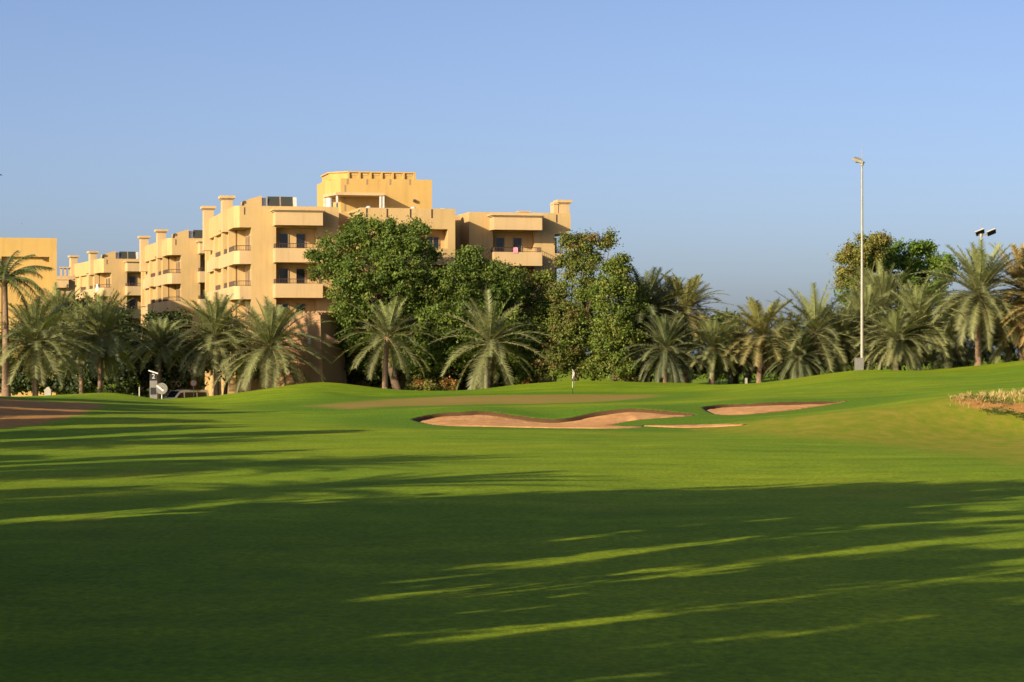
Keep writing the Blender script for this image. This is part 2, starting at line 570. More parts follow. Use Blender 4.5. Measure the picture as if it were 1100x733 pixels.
# sand
m, nt, b = new_mat('bunker_sand')
v = coords(nt, 'Object')
n1 = noise(nt, .55, 6, .65, v); n2 = noise(nt, 2.4, 6, .75, coords(nt, 'Object', (1, .35, 1)))
a = ramp(nt, n1.outputs['Fac'], [(.3, (.54, .265, .095)), (.7, (.70, .385, .16))])
s = ramp(nt, n2.outputs['Fac'], [(.34, (.78, .76, .73)), (.66, (1.10, 1.09, 1.07))])
nt.links.new(mix(nt, 1, a.outputs[0], s.outputs[0], 'MULTIPLY'), b.inputs['Base Color'])
b.inputs['Roughness'].default_value = .95
b.inputs['Specular IOR Level'].default_value = .1
bump(nt, b, n2.outputs['Fac'], .9, .09)
M_SAND = m
for k, pl in BUNKERS.items():
    bx = axis([(pl[:, 0].min() - .5, pl[:, 0].max() + .5, .2)])
    by = axis([(pl[:, 1].min() - .5, pl[:, 1].max() + .5, .2)])
    X, Y = np.meshgrid(bx, by)
    d = sdf(pl, X, Y)
    z = base_z(X, Y)
    # flush with the turf along the near side, below an undercut lip along the far and left sides
    yf = np.full(X.shape, 1e9); yb = np.full(X.shape, -1e9)
    for j, xx in enumerate(bx):
        sel = d[:, j] > 0
        if sel.any():
            yf[:, j] = by[sel].min(); yb[:, j] = by[sel].max()
    t = np.clip((Y - yf) / np.maximum(yb - yf, 2.0), 0, 1)
    t = np.where(yb < -1e8, .5, t)
    tl = 1 - sstep(0, 3.5, X - pl[:, 0].min())
    t = np.maximum(t, tl * .9)
    z = z + .03 - LIP[k] * sstep(0, 1, t) + .02 * np.sin(X * 2.1 + Y) * np.sin(Y * 1.3)
    keep = d > -.4
    bnx = len(bx)
    jj = (np.arange(len(by) - 1)[:, None] * bnx + np.arange(bnx - 1)[None]).ravel()
    q = np.stack([jj, jj + 1, jj + 1 + bnx, jj + bnx], 1)
    kf = keep.ravel()
    q = q[kf[q].all(1)]
    used = np.unique(q); remap = np.zeros(kf.size, int); remap[used] = np.arange(len(used))
    # the sheet dives below the turf outside the outline
    z = np.where(d < .02, np.minimum(z, base_z(X, Y) - .25), z)
    o = obj('sand_bunker', mesh_np('sand_bunker', np.stack([X.ravel(), Y.ravel(), z.ravel()], 1)[used], remap[q], M_SAND, True))
    tag(o, {'front': 'long curving sand bunker in front of the putting green', 'sliver': 'thin sliver of sand beyond a tongue of turf',
            'right': 'smaller sand bunker right of the putting green'}[k], None, None, 'structure')

# ------------------------------------------------------------------ hotel buildings
TH = R(13.0)
CT, ST = math.cos(TH), math.sin(TH)


class Frame:
    """building frame: u along the front (to the right), v going back"""
    def __init__(s, px, Y):
        s.o = Vector(((px - 550) / F * Y, Y, 0))

    def u(s, px, v=0.0):
        k = (px - 550) / F            # X = k*Y
        # ox + u*ct - v*st = k*(oy + u*st + v*ct)
        return (k * (s.o.y + v * CT) - s.o.x + v * ST) / (CT - k * ST)

    def z(s, py, u, v=0.0):
        return EYE - (py - HOR) / F * (s.o.y + u * ST + v * CT)


Z0 = -2.4


def rail(pts, z, h, parent, closed=False):
    """iron balcony railing along a path"""
    mb = MB()
    pts = [Vector((*p, 0)) for p in pts]
    for a, b_ in zip(pts, pts[1:]):
        up = Vector((0, 0, 1))
        mb.bar(a + up * (z + h), b_ + up * (z + h), .028)
        mb.bar(a + up * (z + .06), b_ + up * (z + .06), .02)
        L = (b_ - a).length
        k = max(2, int(L / .14))
        for i in range(k + 1):
            p = a.lerp(b_, i / k)
            mb.bar(p + up * z, p + up * (z + h), .012)
    return mb.build('railing', M_METAL, parent)


def strip(mb, path, z0, z1, t):
    """parapet wall of thickness t to the left of the path direction (one prism, butted at mitres)"""
    pts = [Vector(p) for p in path]
    inn = []
    for i, p in enumerate(pts):
        n_ = Vector((0, 0))
        segs = []
        if i > 0: segs.append((pts[i] - pts[i - 1]).normalized())
        if i < len(pts) - 1: segs.append((pts[i + 1] - pts[i]).normalized())
        ns = [Vector((-s_.y, s_.x)) for s_ in segs]
        if len(ns) == 2:
            bis = (ns[0] + ns[1]).normalized()
            inn.append(p + bis * (t / max(.3, bis.dot(ns[0]))))
        else: inn.append(p + ns[0] * t)
    poly = [tuple(p) for p in pts] + [tuple(p) for p in reversed(inn)]
    mb.prism(poly, z0, z1)


def window(parent, u0, u1, v, z0, z1, name='window', face='front', mull=1):
    """framed glazed opening set on a wall face; frame proud, pane a little behind"""
    fr = MB(); pn = MB(); t = .07
    def bx(mb, a0, a1, d0, d1, c0, c1):
        if face == 'front': mb.box(a0, a1, v - d1, v - d0, c0, c1)
        else: mb.box(v - d1, v - d0, a0, a1, c0, c1)
    bx(fr, u0, u0 + t, .004, .08, z0, z1); bx(fr, u1 - t, u1, .004, .08, z0, z1)
    bx(fr, u0 + t, u1 - t, .004, .08, z1 - t, z1); bx(fr, u0 + t, u1 - t, .004, .08, z0, z0 + t)
    for i in range(mull):
        c = u0 + (u1 - u0) * (i + 1) / (mull + 1)
        bx(fr, c - .025, c + .025, .004, .07, z0 + t, z1 - t)
    bx(pn, u0 + t, u1 - t, .006, .03, z0 + t, z1 - t)
    w_ = fr.build(name, M_FRAME, parent)
    pn.build('pane', M_GLASS, w_)
    return w_


def chimney(parent, u, v, su, sv, z0, z1):
    mb = MB()
    mb.box(u - su / 2, u + su / 2, v - sv / 2, v + sv / 2, z0, z1 - .35)
    mb.box(u - su / 2 - .1, u + su / 2 + .1, v - sv / 2 - .1, v + sv / 2 + .1, z1 - .35, z1 - .25)
    mb.box(u - su / 2 - .22, u + su / 2 + .22, v - sv / 2 - .22, v + sv / 2 + .22, z1 - .25, z1)
    return mb.build('chimney', M_TRIM, parent)


def solar_unit(parent, u0, u1, v, z0, z1):
    """rooftop pair of glazed collectors with a white cabinet"""
    mb = MB()
    mb.box(u0, u0 + .5, v + .05, v + 1.4, z0, z1 - .1)
    mb.box(u1 - .3, u1, v + .05, v + 1.2, z0, z1 - .02)
    mb.box(u0 + .5, u1 - .3, v + .02, v + 1.0, z0, z0 + .12)
    f = mb.build('solar_heater', M_WHITE, parent)
    wd = (u1 - .3 - u0 - .55) / 2
    for i in range(2):
        a = u0 + .52 + i * (wd + .03)
        p = MB()
        zt = z1 + .05
        p.add([(a, v - .05, z0 + .14), (a + wd, v - .05, z0 + .14), (a + wd, v + .3, zt), (a, v + .3, zt),
               (a, v + .05, z0 + .12), (a + wd, v + .05, z0 + .12), (a + wd, v + .38, zt - .02), (a, v + .38, zt - .02)],
              [(0, 1, 2, 3), (5, 4, 7, 6), (0, 3, 7, 4), (1, 5, 6, 2), (3, 2, 6, 7), (0, 4, 5, 1)])
        pan = p.build('collector_panel', M_SOLAR, f)
        e = MB(); q = .045
        for c0, c1 in ((a, a + q), (a + wd - q, a + wd)):
            e.add([(c0, v - .08, z0 + .12), (c1, v - .08, z0 + .12), (c1, v + .28, zt + .02), (c0, v + .28, zt + .02),
                   (c0, v + .0, z0 + .12), (c1, v + .0, z0 + .12), (c1, v + .36, zt), (c0, v + .36, zt)],
                  [(0, 1, 2, 3), (5, 4, 7, 6), (0, 3, 7, 4), (1, 5, 6, 2), (3, 2, 6, 7), (0, 4, 5, 1)])
        e.add([(a, v - .05, z0 + .10), (a + wd, v - .05, z0 + .10), (a + wd, v + .02, z0 + .16), (a, v + .02, z0 + .16), (a, v, z0 + .08), (a + wd, v, z0 + .08)],
              [(0, 1, 2, 3), (0, 4, 5, 1), (3, 2, 5, 4), (0, 3, 4), (1, 5, 2)])
        e.build('panel_frame', M_FRAME, f)
    return f


LEV = [14.75, 11.45, 8.27, 5.08, 1.9]     # undersides of parapet and of each balcony band
TOP = 16.7


def bay(parent, wall, u0, u1, v, proj, rec, canopy=True, levels=3, doors=2, z_top=TOP, drop=0.0):
    """projecting balconies under a boxed canopy; the wall behind is set back by rec. Returns opening (u0, u1)."""
    o0, o1 = u0 + .30, u1 - .30
    if canopy:
        c = MB()
        c.box(u0, u1, v - proj, v - .003, 14.9 + drop, 16.12 + drop)
        c.box(u0 - .12, u1 + .12, v - proj - .12, v - .003, 16.12 + drop, 16.22 + drop)
        c.box(u0 - .26, u1 + .26, v - proj - .26, v - .003, 16.22 + drop, 16.36 + drop)
        c.build('canopy', M_TRIM, parent)
    for i in range(levels):
        zb = LEV[i + 1] + .12 + drop
        bb = MB()
        bb.box(u0 + .17, u1 - .17, v - proj + .17, v - .003, zb, zb + .24)
        strip(bb, [(u0, v - .004), (u0, v - proj), (u1, v - proj), (u1, v - .004)], zb - .003, zb + 1.26, .16)
        o = bb.build('balcony', M_TRIM, parent)
        rail([(u0 + .08, v - .1), (u0 + .08, v - proj + .08), (u1 - .08, v - proj + .08), (u1 - .08, v - .1)], zb + 1.26, .42, o)
        # doors to the room, on the set-back wall
        wd = (o1 - o0)
        for k in range(doors):
            cc = o0 + wd * (.22 + .42 * k)
            window(parent, cc - .45, cc + .45, v + rec, zb + .26, zb + 2.75, 'balcony_door', 'front', 0)
    return o0, o1


def block(root, W, bay_px, fr, detail=True, end_u=None):
    """one stepped block: loggia corner with two chimneys, plain wall, canopied bay. Local origin at the near left corner."""
    D = 27.0
    wl_ = MB()
    lo_u, lo_v = 1.5, 4.6
    b0, b1 = bay_px
    rec = .9
    o0, o1 = b0 + .30, b1 - .30
    # core behind the loggia and the set-back of the bay
    wl_.prism([(lo_u, rec), (W, rec), (W, D), (.8, D), (.8, lo_v), (lo_u, lo_v)], Z0, 16.0)
    wl_.prism([(.8 - .001, lo_v), (.8 - .001, D + .01), (.35, D + .01), (.35, 13.0), (.8 - .001, 13.0)], Z0, 14.75)
    # front skin with the bay opening
    wl_.box(lo_u, o0, 0, rec - .002, Z0, TOP)
    wl_.box(o1, W, 0, rec - .002, Z0, TOP)
    wl_.box(o0, o1, 0, rec - .002, 14.75, TOP)
    for z in LEV[1:]:
        wl_.box(o0, o1, .01, rec - .002, z + .12, z + .36)
    # parapet on the other sides
    wl_.box(W - .25, W, rec, D, 16.0, TOP)
    # parapet band round the loggia corner and left side
    pth = [(.0, D), (0, .75), (.45, 0), (lo_u, 0)]
    strip(wl_, pth, 14.75, TOP, .3)
    wl_.prism([(.3, D), (.3, .9), (.6, .3), (lo_u, .3), (lo_u, lo_v), (.8, lo_v), (.8, D)], 14.78, 15.0)
    # columns of the left side
    for v0, v1 in ((5.4, 6.6), (10.2, 11.8), (17.2, 18.4), (25.6, 27.0)):
        wl_.box(.06, .72, v0, v1, Z0, 14.75)
    # corbelled step
    wl_.box(-.22, 0, 7.6, 11.6, 14.95, TOP - .12)
    wall = wl_.build('wall', M_WALL, root)
    ro = MB(); ro.prism([(.3, .9), (.6, .3), (W - .26, .92), (W - .26, D - .1), (.3, D - .1)], 16.02, 16.06)
    ro.build('roof', M_ROOF, root)
    # wrap-round balconies
    for i, z in enumerate(LEV[1:4]):
        bb = MB()
        strip(bb, [(0, 24.5), (0, .75), (.45, 0), (lo_u - .002, 0)], z, z + 1.2, .16)
        bb.prism([(.16, 24.4), (.16, .82), (.52, .16), (lo_u - .002, .16), (lo_u - .002, lo_v - .002), (.78, lo_v - .002), (.33, 24.4)], z + .03, z + .25)
        bb.box(-.35, -.002, 13.2, 16.6, z + .05, z + 1.15)
        o = bb.build('balcony', M_TRIM, root)
        rail([(.08, 5.2), (.08, .8), (.5, .08), (lo_u - .05, .08)], z + 1.2, .45, o)
        rail([(.08, 9.4), (.08, 6.8)], z + 1.2, .45, o)
        rail([(.08, 17), (.08, 12.8)], z + 1.2, .45, o)
        window(root, .7, 2.0, lo_u, z + .26, z + 2.6, 'loggia_door', 'side', 1)
        window(root, 2.7, 3.9, lo_u, z + .26, z + 2.6, 'loggia_door', 'side', 1)
        window(root, 6.8, 9.4, .8, z + .3, z + 2.7, 'window', 'side', 1)
    bay(root, wall, b0, b1, 0, 1.9, rec)
    chimney(root, -.02, 6.2, .95, 1.5, 14.6, 17.95)
    chimney(root, -.02, 23.0, .95, 1.5, 13.6, 18.0)
    sp = MB(); sp.box(.85, .95, -.02, -.002, 15.9, 16.55)
    sp.build('rain_slot', M_METAL, root)
    # stair bulkhead with sloping top and a collector pair
    h = MB()
    h.add([(1.6, 6, 16.06), (3.2, 6, 16.06), (3.2, 9, 16.06), (1.6, 9, 16.06), (1.6, 6, 17.55), (3.2, 6, 18.05), (3.2, 9, 18.05), (1.6, 9, 17.55)],
          [(3, 2, 1, 0), (4, 5, 6, 7), (0, 1, 5, 4), (1, 2, 6, 5), (2, 3, 7, 6), (3, 0, 4, 7)])
    h.build('stair_bulkhead', M_WALL, root)
    solar_unit(root, 3.25, 6.5, 6.3, 16.25, 17.95)
    return wall


fr = Frame(252, 218)
hotel = thing('hotel_building', 'large ochre five storey hotel with a square roof tower, stepped wings and boxed balconies', 'building', fr.o, TH)
U = fr.u
W0 = U(364)
block(hotel, W0, (U(293), U(343.5)), fr)
# link wall between the left block and the middle wing, set back
mb = MB()
ua, ub = W0 + .003, U(502)
mb.box(ua, U(392), 4.2, 20, Z0, 16.45)
# middle wing, projecting
w0, w1, vw = U(387, -1), U(489, -1), -1.0
rc = 1.6
p0, p1 = U(412, -1), U(481, -1)
mb.box(w0, w1, vw + rc, 18, Z0, 16.0)
mb.box(w0, p0, vw, vw + rc - .002, Z0, 16.62)
mb.box(p1, w1, vw, vw + rc - .002, Z0, 16.62)
for z0, z1 in ((14.75, 16.62), (11.5, 12.98), (8.3, 9.78), (5.1, 6.58)):
    mb.box(p0, p1, vw, vw + rc - .002, z0, z1)
mb.box(w0, w0 + .25, vw + rc, 18, 16.0, 16.62)
mb.box(w1 - .25, w1, vw + rc, 18, 16.0, 16.62)
# recess between the middle wing and the right block
mb.box(w1 + .003, U(504, 3) - .003, 7.0, 18, Z0, 16.5)
hotel_mid = mb.build('wall', M_WALL, hotel)
for z in (11.6, 8.4):
    for c in (.14, .48, .82):
        cc = p0 + (p1 - p0) * c
        window(hotel, cc - .6, cc + .6, vw + rc, z + .3, z + 2.55, 'window', 'front', 1)
for px in (394, 416, 441, 464):
    uu = U(px, -1); sp = MB(); sp.box(uu - .07, uu + .07, vw - .02, vw - .002, 15.75, 16.55); sp.build('rain_slot', M_METAL, hotel)
for px in (396, 444):
    d = MB(); d.box(U(px, 2) - .35, U(px, 2) + .35, 1.7, 2.4, 16.0, 16.55); d.dome((U(px, 2), 2.05, 16.55), .36, .42); d.build('roof_skylight', M_WHITE, hotel)
d = MB(); d.dome((U(476, 5), 5, 16.4), .95, .65); d.build('roof_skylight', M_WHITE, hotel)
# right block
mb = MB()
r0, r1, vr = U(504, 3), U(596, 3), 3.0
rb0, rb1 = U(528.5, 2), U(580, 2)
q0, q1 = rb0 + .3, rb1 - .3
mb.box(r0, r1, vr + .9, 18, Z0, 16.0)
mb.box(r0, q0, vr, vr + .898, Z0, 16.6)
mb.box(q1, r1, vr, vr + .898, Z0, 16.6)
mb.box(q0, q1, vr, vr + .898, 14.75, 16.6)
for z in LEV[1:]: mb.box(q0, q1, vr + .01, vr + .898, z + .12, z + .36)
mb.box(r0, r0 + .25, vr + .9, 18, 16.0, 16.6)
# right-hand parapet box over the corner loggia, tapering to its foot
e0, e1 = r1 + .003, U(613, 3)
mb.add([(e0, vr, 14.6), (U(609, 3), vr, 14.6), (U(609, 3), 14, 14.6), (e0, 14, 14.6),
        (e0, vr, 16.6), (e1, vr, 16.6), (e1, 14, 16.6), (e0, 14, 16.6), (e1, vr, 14.95), (e1, 14, 14.95)],
       [(3, 2, 1, 0), (4, 5, 6, 7), (0, 1, 8, 5, 4), (1, 2, 9, 8), (8, 9, 6, 5), (2, 3, 7, 6, 9), (3, 0, 4, 7)])
mb.box(r1 + .003, U(598, 9), 9, 18, Z0, 14.59)
mb.build('wall', M_WALL, hotel)
ro = MB(); ro.box(r0 + .3, r1 - .1, vr + 1, 17.9, 16.02, 16.06); ro.box(w0 + .3, w1 - .3, vw + rc + .1, 17.9, 16.02, 16.06); ro.build('roof', M_ROOF, hotel)
bay(hotel, None, rb0, rb1, vr, 1.9, .9, drop=-.02)
for z in (11.45, 8.27):
    bb = MB(); ue = U(606, 3)
    strip(bb, [(r1 + .003, vr), (ue, vr), (ue, 8.9)], z, z + 1.35, .16)
    bb.prism([(r1 + .003, vr + .16), (ue - .16, vr + .16), (ue - .16, 8.9), (r1 + .003, 8.9)], z + .02, z + .25)
    o = bb.build('balcony', M_TRIM, hotel)
    rail([(r1 + .1, vr + .08), (ue - .08, vr + .08), (ue - .08, 8.8)], z + 1.35, .45, o)
chimney(hotel, U(605, 5), 5.2, 1.0, 1.3, 16.55, 17.95)
mb = MB(); mb.box(U(594, 5), U(598.6, 5), 4.6, 6, 16.02, 17.75); mb.box(U(593.5, 5), U(599.4, 5), 4.5, 6.1, 17.55, 17.62); mb.build('vent_stack', M_TRIM, hotel)
mb = MB(); mb.box(U(558, 8), U(569, 8), 8, 9, 16.0, 16.98); mb.box(U(557, 8), U(570, 8), 7.9, 9.1, 16.98, 17.05); mb.build('roof_hatch', M_TRIM, hotel)
uu = U(598, 3); sp = MB(); sp.box(uu - .06, uu + .06, vr - .02, vr - .002, 15.7, 16.45); sp.build('rain_slot', M_METAL, hotel)
ac = MB(); ac.box(U(499.5, 5.9), U(503, 5.9), 6.1, 6.9, 15.75, 16.35); ac.build('air_conditioner', M_WHITE, hotel)
mb = MB(); uu = U(502, 6.9); mb.bar((uu, 6.9, 3), (uu, 6.9, 15.9), .05); mb.build('drain_pipe', M_TRIM, hotel)

# roof tower
vt = 14.0
t0, tc, t1 = U(352, vt + 1.9), U(366, vt), U(464, vt)
H1 = 20.35
mb = MB()
mb.prism([(tc, vt), (t1, vt), (t1, vt + 9), (t0, vt + 9), (t0, vt + 3.4)], 16.0, H1)
ca, cb = U(374, vt + .6), U(445, vt + .6)
mb.prism([(ca, vt + .5), (cb, vt + .5), (cb, vt + 7), (ca - 1.6, vt + 7), (ca - 1.6, vt + 2.2)], H1, H1 + .62)
mb.prism([(ca - .1, vt + .36), (cb + .12, vt + .36), (cb + .12, vt + 7.1), (ca - 1.75, vt + 7.1), (ca - 1.75, vt + 2.2)], H1 + .62, H1 + .74)
for i in range(7):
    uu = ca + (cb - ca) * i / 6
    mb.box(uu - .09, uu + .09, vt + .3, vt + .498, H1 - .0, H1 + .62)
tw = mb.build('roof_tower', M_WALL2, hotel)
for i in range(6):
    mb = MB()
    a = ca + (cb - ca) * i / 6 + .3; c = ca + (cb - ca) * (i + 1) / 6 - .25
    mb.box(a, c, vt + .46, vt + .499, H1 + .38, H1 + .5)
    mb.build('grille', M_TRIM, tw)
for px, z0, z1 in ((373, H1 - .55, H1 - .03), (394, H1 - .55, H1 - .03), (419, H1 - .55, H1 + .0), (440, H1 - .55, H1 + .0), (370.5, 17.2, 19.7)):
    uu = U(px, vt); mb = MB(); mb.box(uu - .08, uu + .08, vt - .03, vt - .002, z0, z1); mb.build('wall_slot', M_FRAME, tw)
mb = MB(); uu = U(445, vt); mb.box(uu - .12, uu + .12, vt - .3, vt - .002, 18.15, 18.4); mb.build('flood_lamp', M_METAL, tw)
# white pergola slab round the tower
c = MB()
va, vb = 11.2, vt - .004
ps = [(U(361, va), va), (U(413, va), va), (U(413, vb), vb), (U(366.5, vb), vb), (U(353, vb + 2.6), vb + 2.6), (U(347, vb + 1.2), vb + 1.2)]
c.prism(ps, 18.55, 18.82)
can = c.build('roof_canopy', M_TRIM, hotel)
for px, vv in ((408.6, va + .2), (411.8, va + .2), (362, va + .3), (348.5, vb + 1.2)):
    uu = U(px, vv); c = MB(); c.box(uu - .09, uu + .09, vv - .09, vv + .09, 16.06, 18.55)
    c.build('canopy_post', M_WHITE, can)
c = MB(); uu = U(354, 10.5); c.tube([(uu, 10.5, 16.06), (uu, 10.5, 16.5), (uu, 10.5, 16.9), (uu, 10.5, 17.9), (uu, 10.5, 18.2)], [.85, .8, .35, .3, .3], 14)
c.build('water_tank', M_WHITE, hotel)

# the two blocks stepping back to the left: same design
for px, Y, th, lab in ((180.5, 278, 15.4, 'ochre block with two chimneys, lower floors shaded, directly left of the tower hotel'),
                   (108, 337, 19.5, 'farthest ochre block with chimneys, white figure-like cloth on its corner balcony')):
    f2 = Frame(px, Y)
    h2 = thing('apartment_block', lab.replace('white figure-like cloth on its corner balcony', 'seen between the plain wall and the middle block'), 'building', f2.o, R(th), 'stepped hotel blocks')
    block(h2, 12.0, (3.4, 8.2), f2)

# cloth on the far balcony, towel on the right block
def to_world(fr_, u, v, z): return Vector((fr_.o.x + u * CT - v * ST, fr_.o.y + u * ST + v * CT, z))
f3 = Frame(108, 337)
me_c = MB()
cl = [(-.32, 0), (-.3, .5), (-.12, .95), (0, 1.05), (.14, .92), (.34, .5), (.36, 0)]
me_c.add([(x, -.05 + .03 * math.sin(i * 2), z) for i, (x, z) in enumerate(cl)] + [(x * .95, .06, z) for x, z in cl],
         [tuple(range(6, -1, -1)), tuple(range(7, 14))] + [(i, (i + 1) % 7, 7 + (i + 1) % 7, 7 + i) for i in range(7)])
t3 = R(19.5)
cu, cv = -.09, 2.2
o = me_c.build('hung_cloth', M_WHITE, None, (f3.o.x + cu * math.cos(t3) - cv * math.sin(t3), f3.o.y + cu * math.sin(t3) + cv * math.cos(t3), 12.2), (0, 0, t3 - R(60)))
tag(o, 'white cloth hung over the corner balcony rail of the farthest block', 'cloth')
tw_ = MB()
tw_.add([(x, y + .03 * math.sin(i * 1.7), z) for i, (x, y, z) in enumerate([(-.22, 0, 0), (0, 0, 0), (.22, 0, 0), (.2, 0, .5), (0, 0, .55), (-.2, 0, .5),
        (-.22, .05, 0), (0, .05, 0), (.22, .05, 0), (.2, .05, .5), (0, .05, .55), (-.2, .05, .5)])],
        [(5, 4, 3, 2, 1, 0), (6, 7, 8, 9, 10, 11)] + [(i, (i + 1) % 6, 6 + (i + 1) % 6, 6 + i) for i in range(6)])
o = tw_.build('towel', M_PINK, None, to_world(fr, U(554, 1), vr - 1.95, 12.72), (0, 0, TH))
tag(o, 'pink towel hung on the balcony rail of the right wing', 'towel')

# plain-walled building at the left edge
f4 = Frame(61, 252)
pb = thing('plain_building', 'plain ochre building with a recessed wall panel at the left edge', 'building', f4.o, TH)
mb = MB()
zt = f4.z(256, 0); zp = f4.z(276, -2)
pa, pc = f4.u(-40), f4.u(53)
mb.box(-30, 0, .45, 30, Z0, zt - .02)
mb.box(pc, 0, 0, .448, Z0, zt)
mb.box(-30, pc, 0, .448, zp, zt)
mb.box(-30, f4.u(1.5), 0, .448, Z0, zp)
mb.build('wall', M_WALL2, pb)
for px in (8, 47.5):
    uu = f4.u(px); c = MB(); c.box(uu - .16, uu + .16, .1, .447, f4.z(279.5, 0), f4.z(277.3, 0)); c.build('wall_lamp', M_METAL, pb)
# low annex behind it
f5 = Frame(60, 318)
an = thing('annex', 'low grey beige annex between the plain building and the farthest block', 'building', f5.o, TH)
zz = lambda py: EYE - (py - HOR) / F * 319
mb = MB(); mb.box(-4, f5.u(81), .6, 12, Z0, zz(296.5)); mb.box(-4, f5.u(78), 0, .598, Z0, zz(313)); mb.build('wall', M_ANNEX, an)
mb = MB(); mb.box(-1, f5.u(73.5), -.6, .598, zz(309.5), zz(301)); mb.box(-1, f5.u(74.5), -.7, .597, zz(301), zz(299.8)); mb.build('canopy', M_TRIM, an)
mb = MB(); mb.box(f5.u(78.3), f5.u(81), .3, .598, zz(300), zz(296)); mb.build('parapet', M_ANNEX, an)
window(an, f5.u(61.5), f5.u(64.8), 0, zz(319), zz(312.8), 'window', 'front', 0)
mb = MB()
for px in (66, 70.5, 75):
    uu = f5.u(px); mb.box(uu - .12, uu + .12, 1.2, 1.5, zz(296.5), zz(288))
mb.box(f5.u(64), f5.u(77), .9, 1.9, zz(288), zz(286.8)); mb.build('pergola', M_TRIM, an)

# clay fort tower: tapering, square, with rounded merlons
ft = P(345, 410, 211.5); ft.z = -1.9
yaw = R(24)
fort = thing('fort_tower', 'tapering clay fort tower with a row of small merlons between the palms', 'tower', ft, 0)
mb = MB()
wa, wb = Vector((-math.cos(yaw), math.sin(yaw) * .9)), Vector((math.sin(yaw) * .85, math.cos(yaw)))
def sq(cx_, s, L=5.6):
    c0 = Vector((cx_, 0)); return [tuple(c0), tuple(c0 + wb * s), tuple(c0 + wb * s + wa * L), tuple(c0 + wa * L)]
zt_f = EYE + (HOR - 338.5) / F * 211.5 + 1.9
B_, T_ = sq(.25, 5.4, 5.9), [(x, y) for x, y in sq(-.1, 4.6, 4.9)]
T_ = [(x, y + .35) for x, y in T_]
mb.prism(B_, 0, zt_f - .25, T_)
mb.prism([(x * 1.01, y) for x, y in T_], zt_f - .25, zt_f)
mb.build('wall', M_CLAY, fort)
def merlon_run(a, b_, k):
    a, b_ = Vector(a), Vector(b_)
    for i in range(k):
        c = a.lerp(b_, (i + .5) / k)
        mer = MB()
        mer.box(c.x - .17, c.x + .17, c.y - .12, c.y + .12, zt_f, zt_f + .18)
        mer.dome((c.x, c.y, zt_f + .18), .17, .16, 8, 3)
        mer.build('merlon', M_CLAY, fort)
merlon_run(Vector(T_[0]) + Vector((-.1, .15)), Vector(T_[3]) + Vector((.1, .15)), 11)
merlon_run(Vector(T_[0]) + Vector((-.15, .3)), Vector(T_[1]) + Vector((-.15, -.1)), 9)
mb = MB(); mb.tube([(-1.02, -.05, zt_f - 2.55), (-1.02, -.12, zt_f - 2.5), (-1.02, -.16, zt_f - 2.2), (-1.02, -.1, zt_f - 1.85), (-1.02, -.05, zt_f - 1.7)], [.05, .16, .15, .1, .04], 8)
mb.build('wall_lantern', M_WHITE, fort)
mb = MB(); mb.box(.15, 1.5, 1.0, 1.5, zt_f - 2.5, zt_f - 2.35); mb.add([(.1, .8, zt_f - 2.35), (1.6, .8, zt_f - 2.35), (.1, .8, zt_f - 1.5), (.1, 1.6, zt_f - 2.35), (1.6, 1.6, zt_f - 2.35), (.1, 1.6, zt_f - 1.5)],
         [(0, 1, 2), (5, 4, 3), (1, 4, 5, 2), (0, 3, 4, 1), (0, 2, 5, 3)]); mb.build('porch_roof', M_CLAY, fort)

